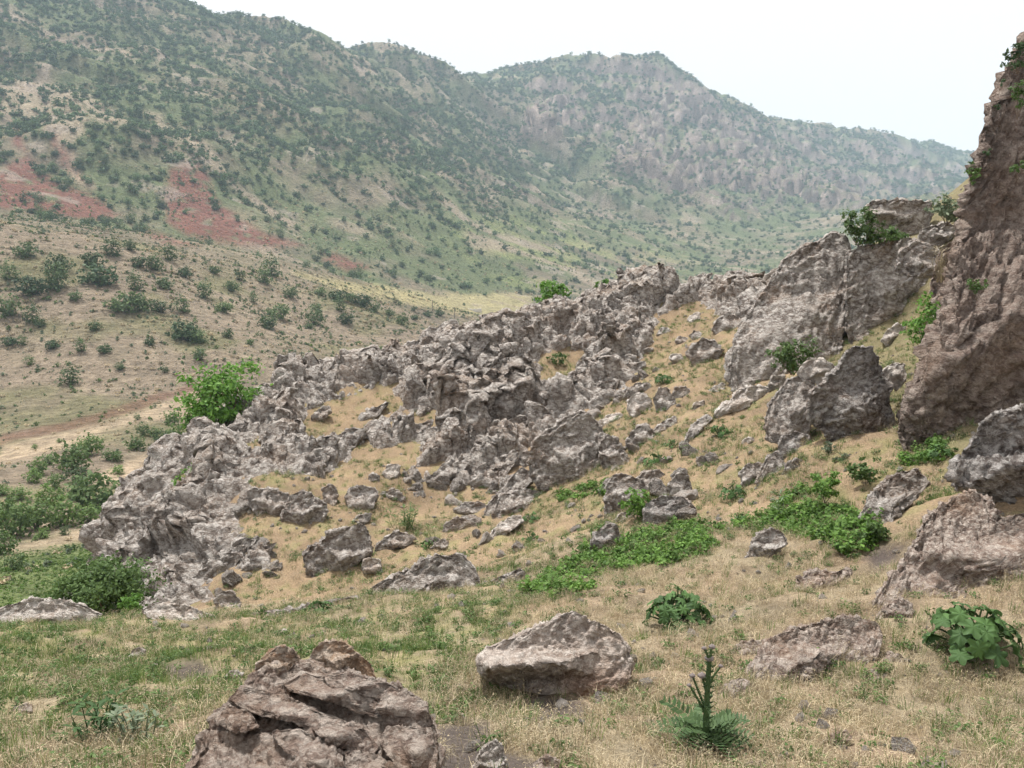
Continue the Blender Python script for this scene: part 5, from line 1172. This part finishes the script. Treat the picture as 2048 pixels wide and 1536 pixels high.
# ------------------------------------------------------------------ grass, herbs and loose stones: stuff
def blades(n, h, spread, w, seed, lean=0.35):
    r2 = np.random.default_rng(seed); V = []; F = []
    for k in range(n):
        a = r2.uniform(0, 6.28); b = np.array([math.cos(a), math.sin(a), 0]) * spread * math.sqrt(r2.random()); a2 = a + r2.normal() * 0.8
        d = np.array([math.cos(a2), math.sin(a2), 0]); s = np.array([-d[1], d[0], 0]); L = h * r2.uniform(0.5, 1.15); ln = lean * r2.uniform(0.2, 1.6)
        m_ = b + d * L * 0.25 * ln + [0, 0, L * 0.55]; t_ = b + d * L * 0.9 * ln + [0, 0, L * (1 - 0.3 * ln)]
        i = len(V); V += [b - s * w, b + s * w, m_ + s * w * 0.8, m_ - s * w * 0.8, t_ + s * w * 0.15, t_ - s * w * 0.15]; F += [(i, i + 1, i + 2, i + 3), (i + 3, i + 2, i + 4, i + 5)]
    return np.array(V), np.array(F)
def straw(n, h, spread, seed):
    """dead stalks with a few small seed husks at the tips"""
    V, F = blades(n, h, spread, 0.0011, seed, 0.55); r2 = np.random.default_rng(seed)
    tips = V[4::6][:n]; P = np.repeat(tips, 4, 0) + r2.normal(size=(4 * len(tips), 3)) * 0.007
    return merge([(V, F), leaves(P, r2.normal(size=P.shape), 0.011, r2, 0.5)])
GT = [template('green_tuft', *blades(16, 0.10, 0.05, 0.0022, 1), M['grass_g']), template('green_tuft_low', *blades(20, 0.06, 0.06, 0.002, 2, 0.7), M['grass_g']),
      template('leafy_tuft', *crown(7, 6, 0.06, 0.06, 0.03, 0.03, 8, 0.6)[:2], M['mid'])]
DT = [template('straw_tuft', *straw(12, 0.12, 0.07, 3), M['grass_d']), template('straw_tuft_low', *straw(18, 0.06, 0.08, 4), M['grass_d']), template('straw_litter', *blades(16, 0.09, 0.07, 0.0018, 5, 1.5), M['grass_d'])]
NT = [template('herb_shape', *crown(9, 7, 0.10, 0.10, 0.06, 0.05, 20 + k, 0.5, 0.7, 0.2)[:2], M['nettle']) for k in range(3)]
def ground_points(n, y0, y1, power, seed, a0=-34, a1=35):
    r2 = np.random.default_rng(seed); t = r2.random(n)
    e = 2 - power; rr = (y0 ** e + t * (y1 ** e - y0 ** e)) ** (1 / e); az = np.radians(r2.uniform(a0, a1, n))
    P = np.stack([np.sin(az) * rr, np.cos(az) * rr, 0 * rr], 1); P[:, 2] = near_h(P[:, 0], P[:, 1])
    return P, r2
P, r2 = ground_points(44000, 3.0, 14.5, 1.0, 5)
u, v, uw, vw = ground_zones(P); inside = (u > -60) & (u < 2110) & (v > 1040) & (v < 1640)
P = P[inside]; u, v, uw, vw = ground_zones(P)
zg = np.clip(zone(uw, vw, Z_GREEN, 60) * (0.35 + 0.65 * sstep(-0.4, 0.5, fbm(P * [1, 1, 0] * 1.1, 3, 142))) + 0.4 * sstep(0.0, 0.7, fbm(P * [1, 1, 0] * 0.8, 3, 140)), 0, 1); zd = zone(uw, vw, Z_DARK, 14)
patch = 0.12 + 0.88 * sstep(-0.55, 0.45, fbm(P * [1, 1, 0] * 1.5, 4, 141))
ok = r2.random(len(P)) < patch * (1 - 0.9 * zd)
g = r2.random(len(P)) < 0.16 + 0.6 * zg + 0.14 * sstep(1150, 700, u)
def spread_tufts(name, sel, T_, s0, s1):
    k = np.where(sel)[0]; rot = np.zeros((len(k), 3)); rot[:, 2] = r2.uniform(0, 6.28, len(k)); rot[:, :2] = r2.normal(size=(len(k), 2)) * 0.12
    scatter(name, P[k] - [0, 0, 0.005], r2.uniform(s0, s1, len(k)), rot, r2.integers(0, len(T_), len(k)), T_); print(name, len(k))
spread_tufts('green_grass', ok & g, GT, 0.5, 1.25)
spread_tufts('dry_grass', ok & ~g, DT, 0.45, 1.1)
P, r2 = ground_points(60000, 13, 40, 0.6, 6, -20, 31)
u, v, uw, vw = ground_zones(P)
inr = zone(u, v, [Z_RIDGE], 8); soil = np.zeros(len(P), bool)
for zz in Z_SOIL: soil |= poly_sd(u, v, zz) > 0
pt = sstep(-0.1, 0.55, fbm(P * [1, 1, 0] * 0.7, 3, 150) + 0.35 * sstep(1300, 700, u) * 0 + 0.2 * sstep(900, 1300, u))
ok = ((inr < 0.5) | soil) & (r2.random(len(P)) < 0.22 + 0.78 * pt) & (v > 580) & (v < 1240)
g = r2.random(len(P)) < 0.55
spread_tufts('slope_green_grass', ok & g, GT, 0.6, 1.5)
spread_tufts('slope_dry_grass', ok & ~g, DT, 0.6, 1.5)
P, r2 = ground_points(30000, 8.5, 22, 0.6, 7, -4, 32)
u, v, uw, vw = ground_zones(P); z = zone(u + 12 * fbm(P * 2, 2, 160), v + 7 * fbm(P * 2 + 5, 2, 161), Z_NETTLE, 7)
spread_tufts('green_herbs', r2.random(len(P)) < 0.6 * z * sstep(-0.6, 0.3, fbm(P * 1.6, 3, 162)), NT, 0.35, 1.45)
# loose stones on the sand
D, Fi = ico(1)
ST = [template('pebble_shape', D * [1, 0.8, 0.6] * (1 + 0.22 * np.random.default_rng(k).normal(size=(len(D), 1))), Fi, M['pale' if k % 2 else 'boulder']) for k in range(4)]
P, r2 = ground_points(3200, 4, 38, 0.7, 8, -24, 30)
u, v, uw, vw = ground_zones(P); inr = zone(u, v, [Z_RIDGE], 8); ok = (inr < 0.6) & (fbm(P * 0.6, 2, 170) > -0.25)
P = P[ok]; rot = r2.uniform(0, 6.28, (len(P), 3))
scatter('loose_stones', P, 0.012 + 0.085 * r2.random(len(P)) ** 4, rot, r2.integers(0, 4, len(P)), ST)

# ------------------------------------------------------------------ small built things on the valley floor
M['wood'] = plain_mat('grey_wood', (0.16, 0.14, 0.12)); M['wall'] = plain_mat('pale_rubble', (0.55, 0.50, 0.43), sc=1.5)
for k, (u_, v_, lab) in enumerate([(772, 632, 'leftmost thin utility pole on the valley floor'), (865, 622, 'middle thin utility pole on the valley floor'), (909, 636, 'rightmost thin utility pole on the valley floor')]):
    p = hit_far(u_, v_, 330); e = empty('utility_pole', p); tag(e, lab, 'pole', 'utility poles in the valley')
    hgt = 22 * p[1] / FPX
    obj('post', make_mesh('post', *tube((0, 0, -0.5), (0, 0, hgt), 0.17, 0.11, 3, 7, 0)), M['wood'], e)
    obj('cross_arm', make_mesh('cross_arm', *tube((-0.9, 0, hgt * 0.93), (0.9, 0, hgt * 0.93), 0.07, 0.07, 1, 4, 0)), M['wood'], e)
p = hit_far(948, 622, 330); mpp = p[1] / FPX
def rubble(w, d, h, seed):
    r2 = np.random.default_rng(seed); n = 18; x = np.linspace(-w / 2, w / 2, n); V = []
    for k in range(n):
        hh = h * r2.uniform(0.55, 1.0) * (0.5 if k in (0, n - 1) else 1)
        V += [(x[k], -d / 2, -0.5), (x[k], -d / 2 * 0.8, hh), (x[k], d / 2 * 0.8, hh * 0.95), (x[k], d / 2, -0.5)]
    F = [(4 * k + j, 4 * k + 4 + j, 4 * k + 5 + j, 4 * k + 1 + j) for k in range(n - 1) for j in range(3)]
    F += [(0, 1, 2, 3), (4 * n - 1, 4 * n - 2, 4 * n - 3, 4 * n - 4)]
    return np.array(V), np.array(F)
tag(obj('rubble_bank', make_mesh('rubble_bank', *rubble(30 * mpp, 5 * mpp, 6 * mpp, 2), smooth=False), M['wall'], None, p), 'pale low bank of rubble on the far side of the valley floor', 'rubble')
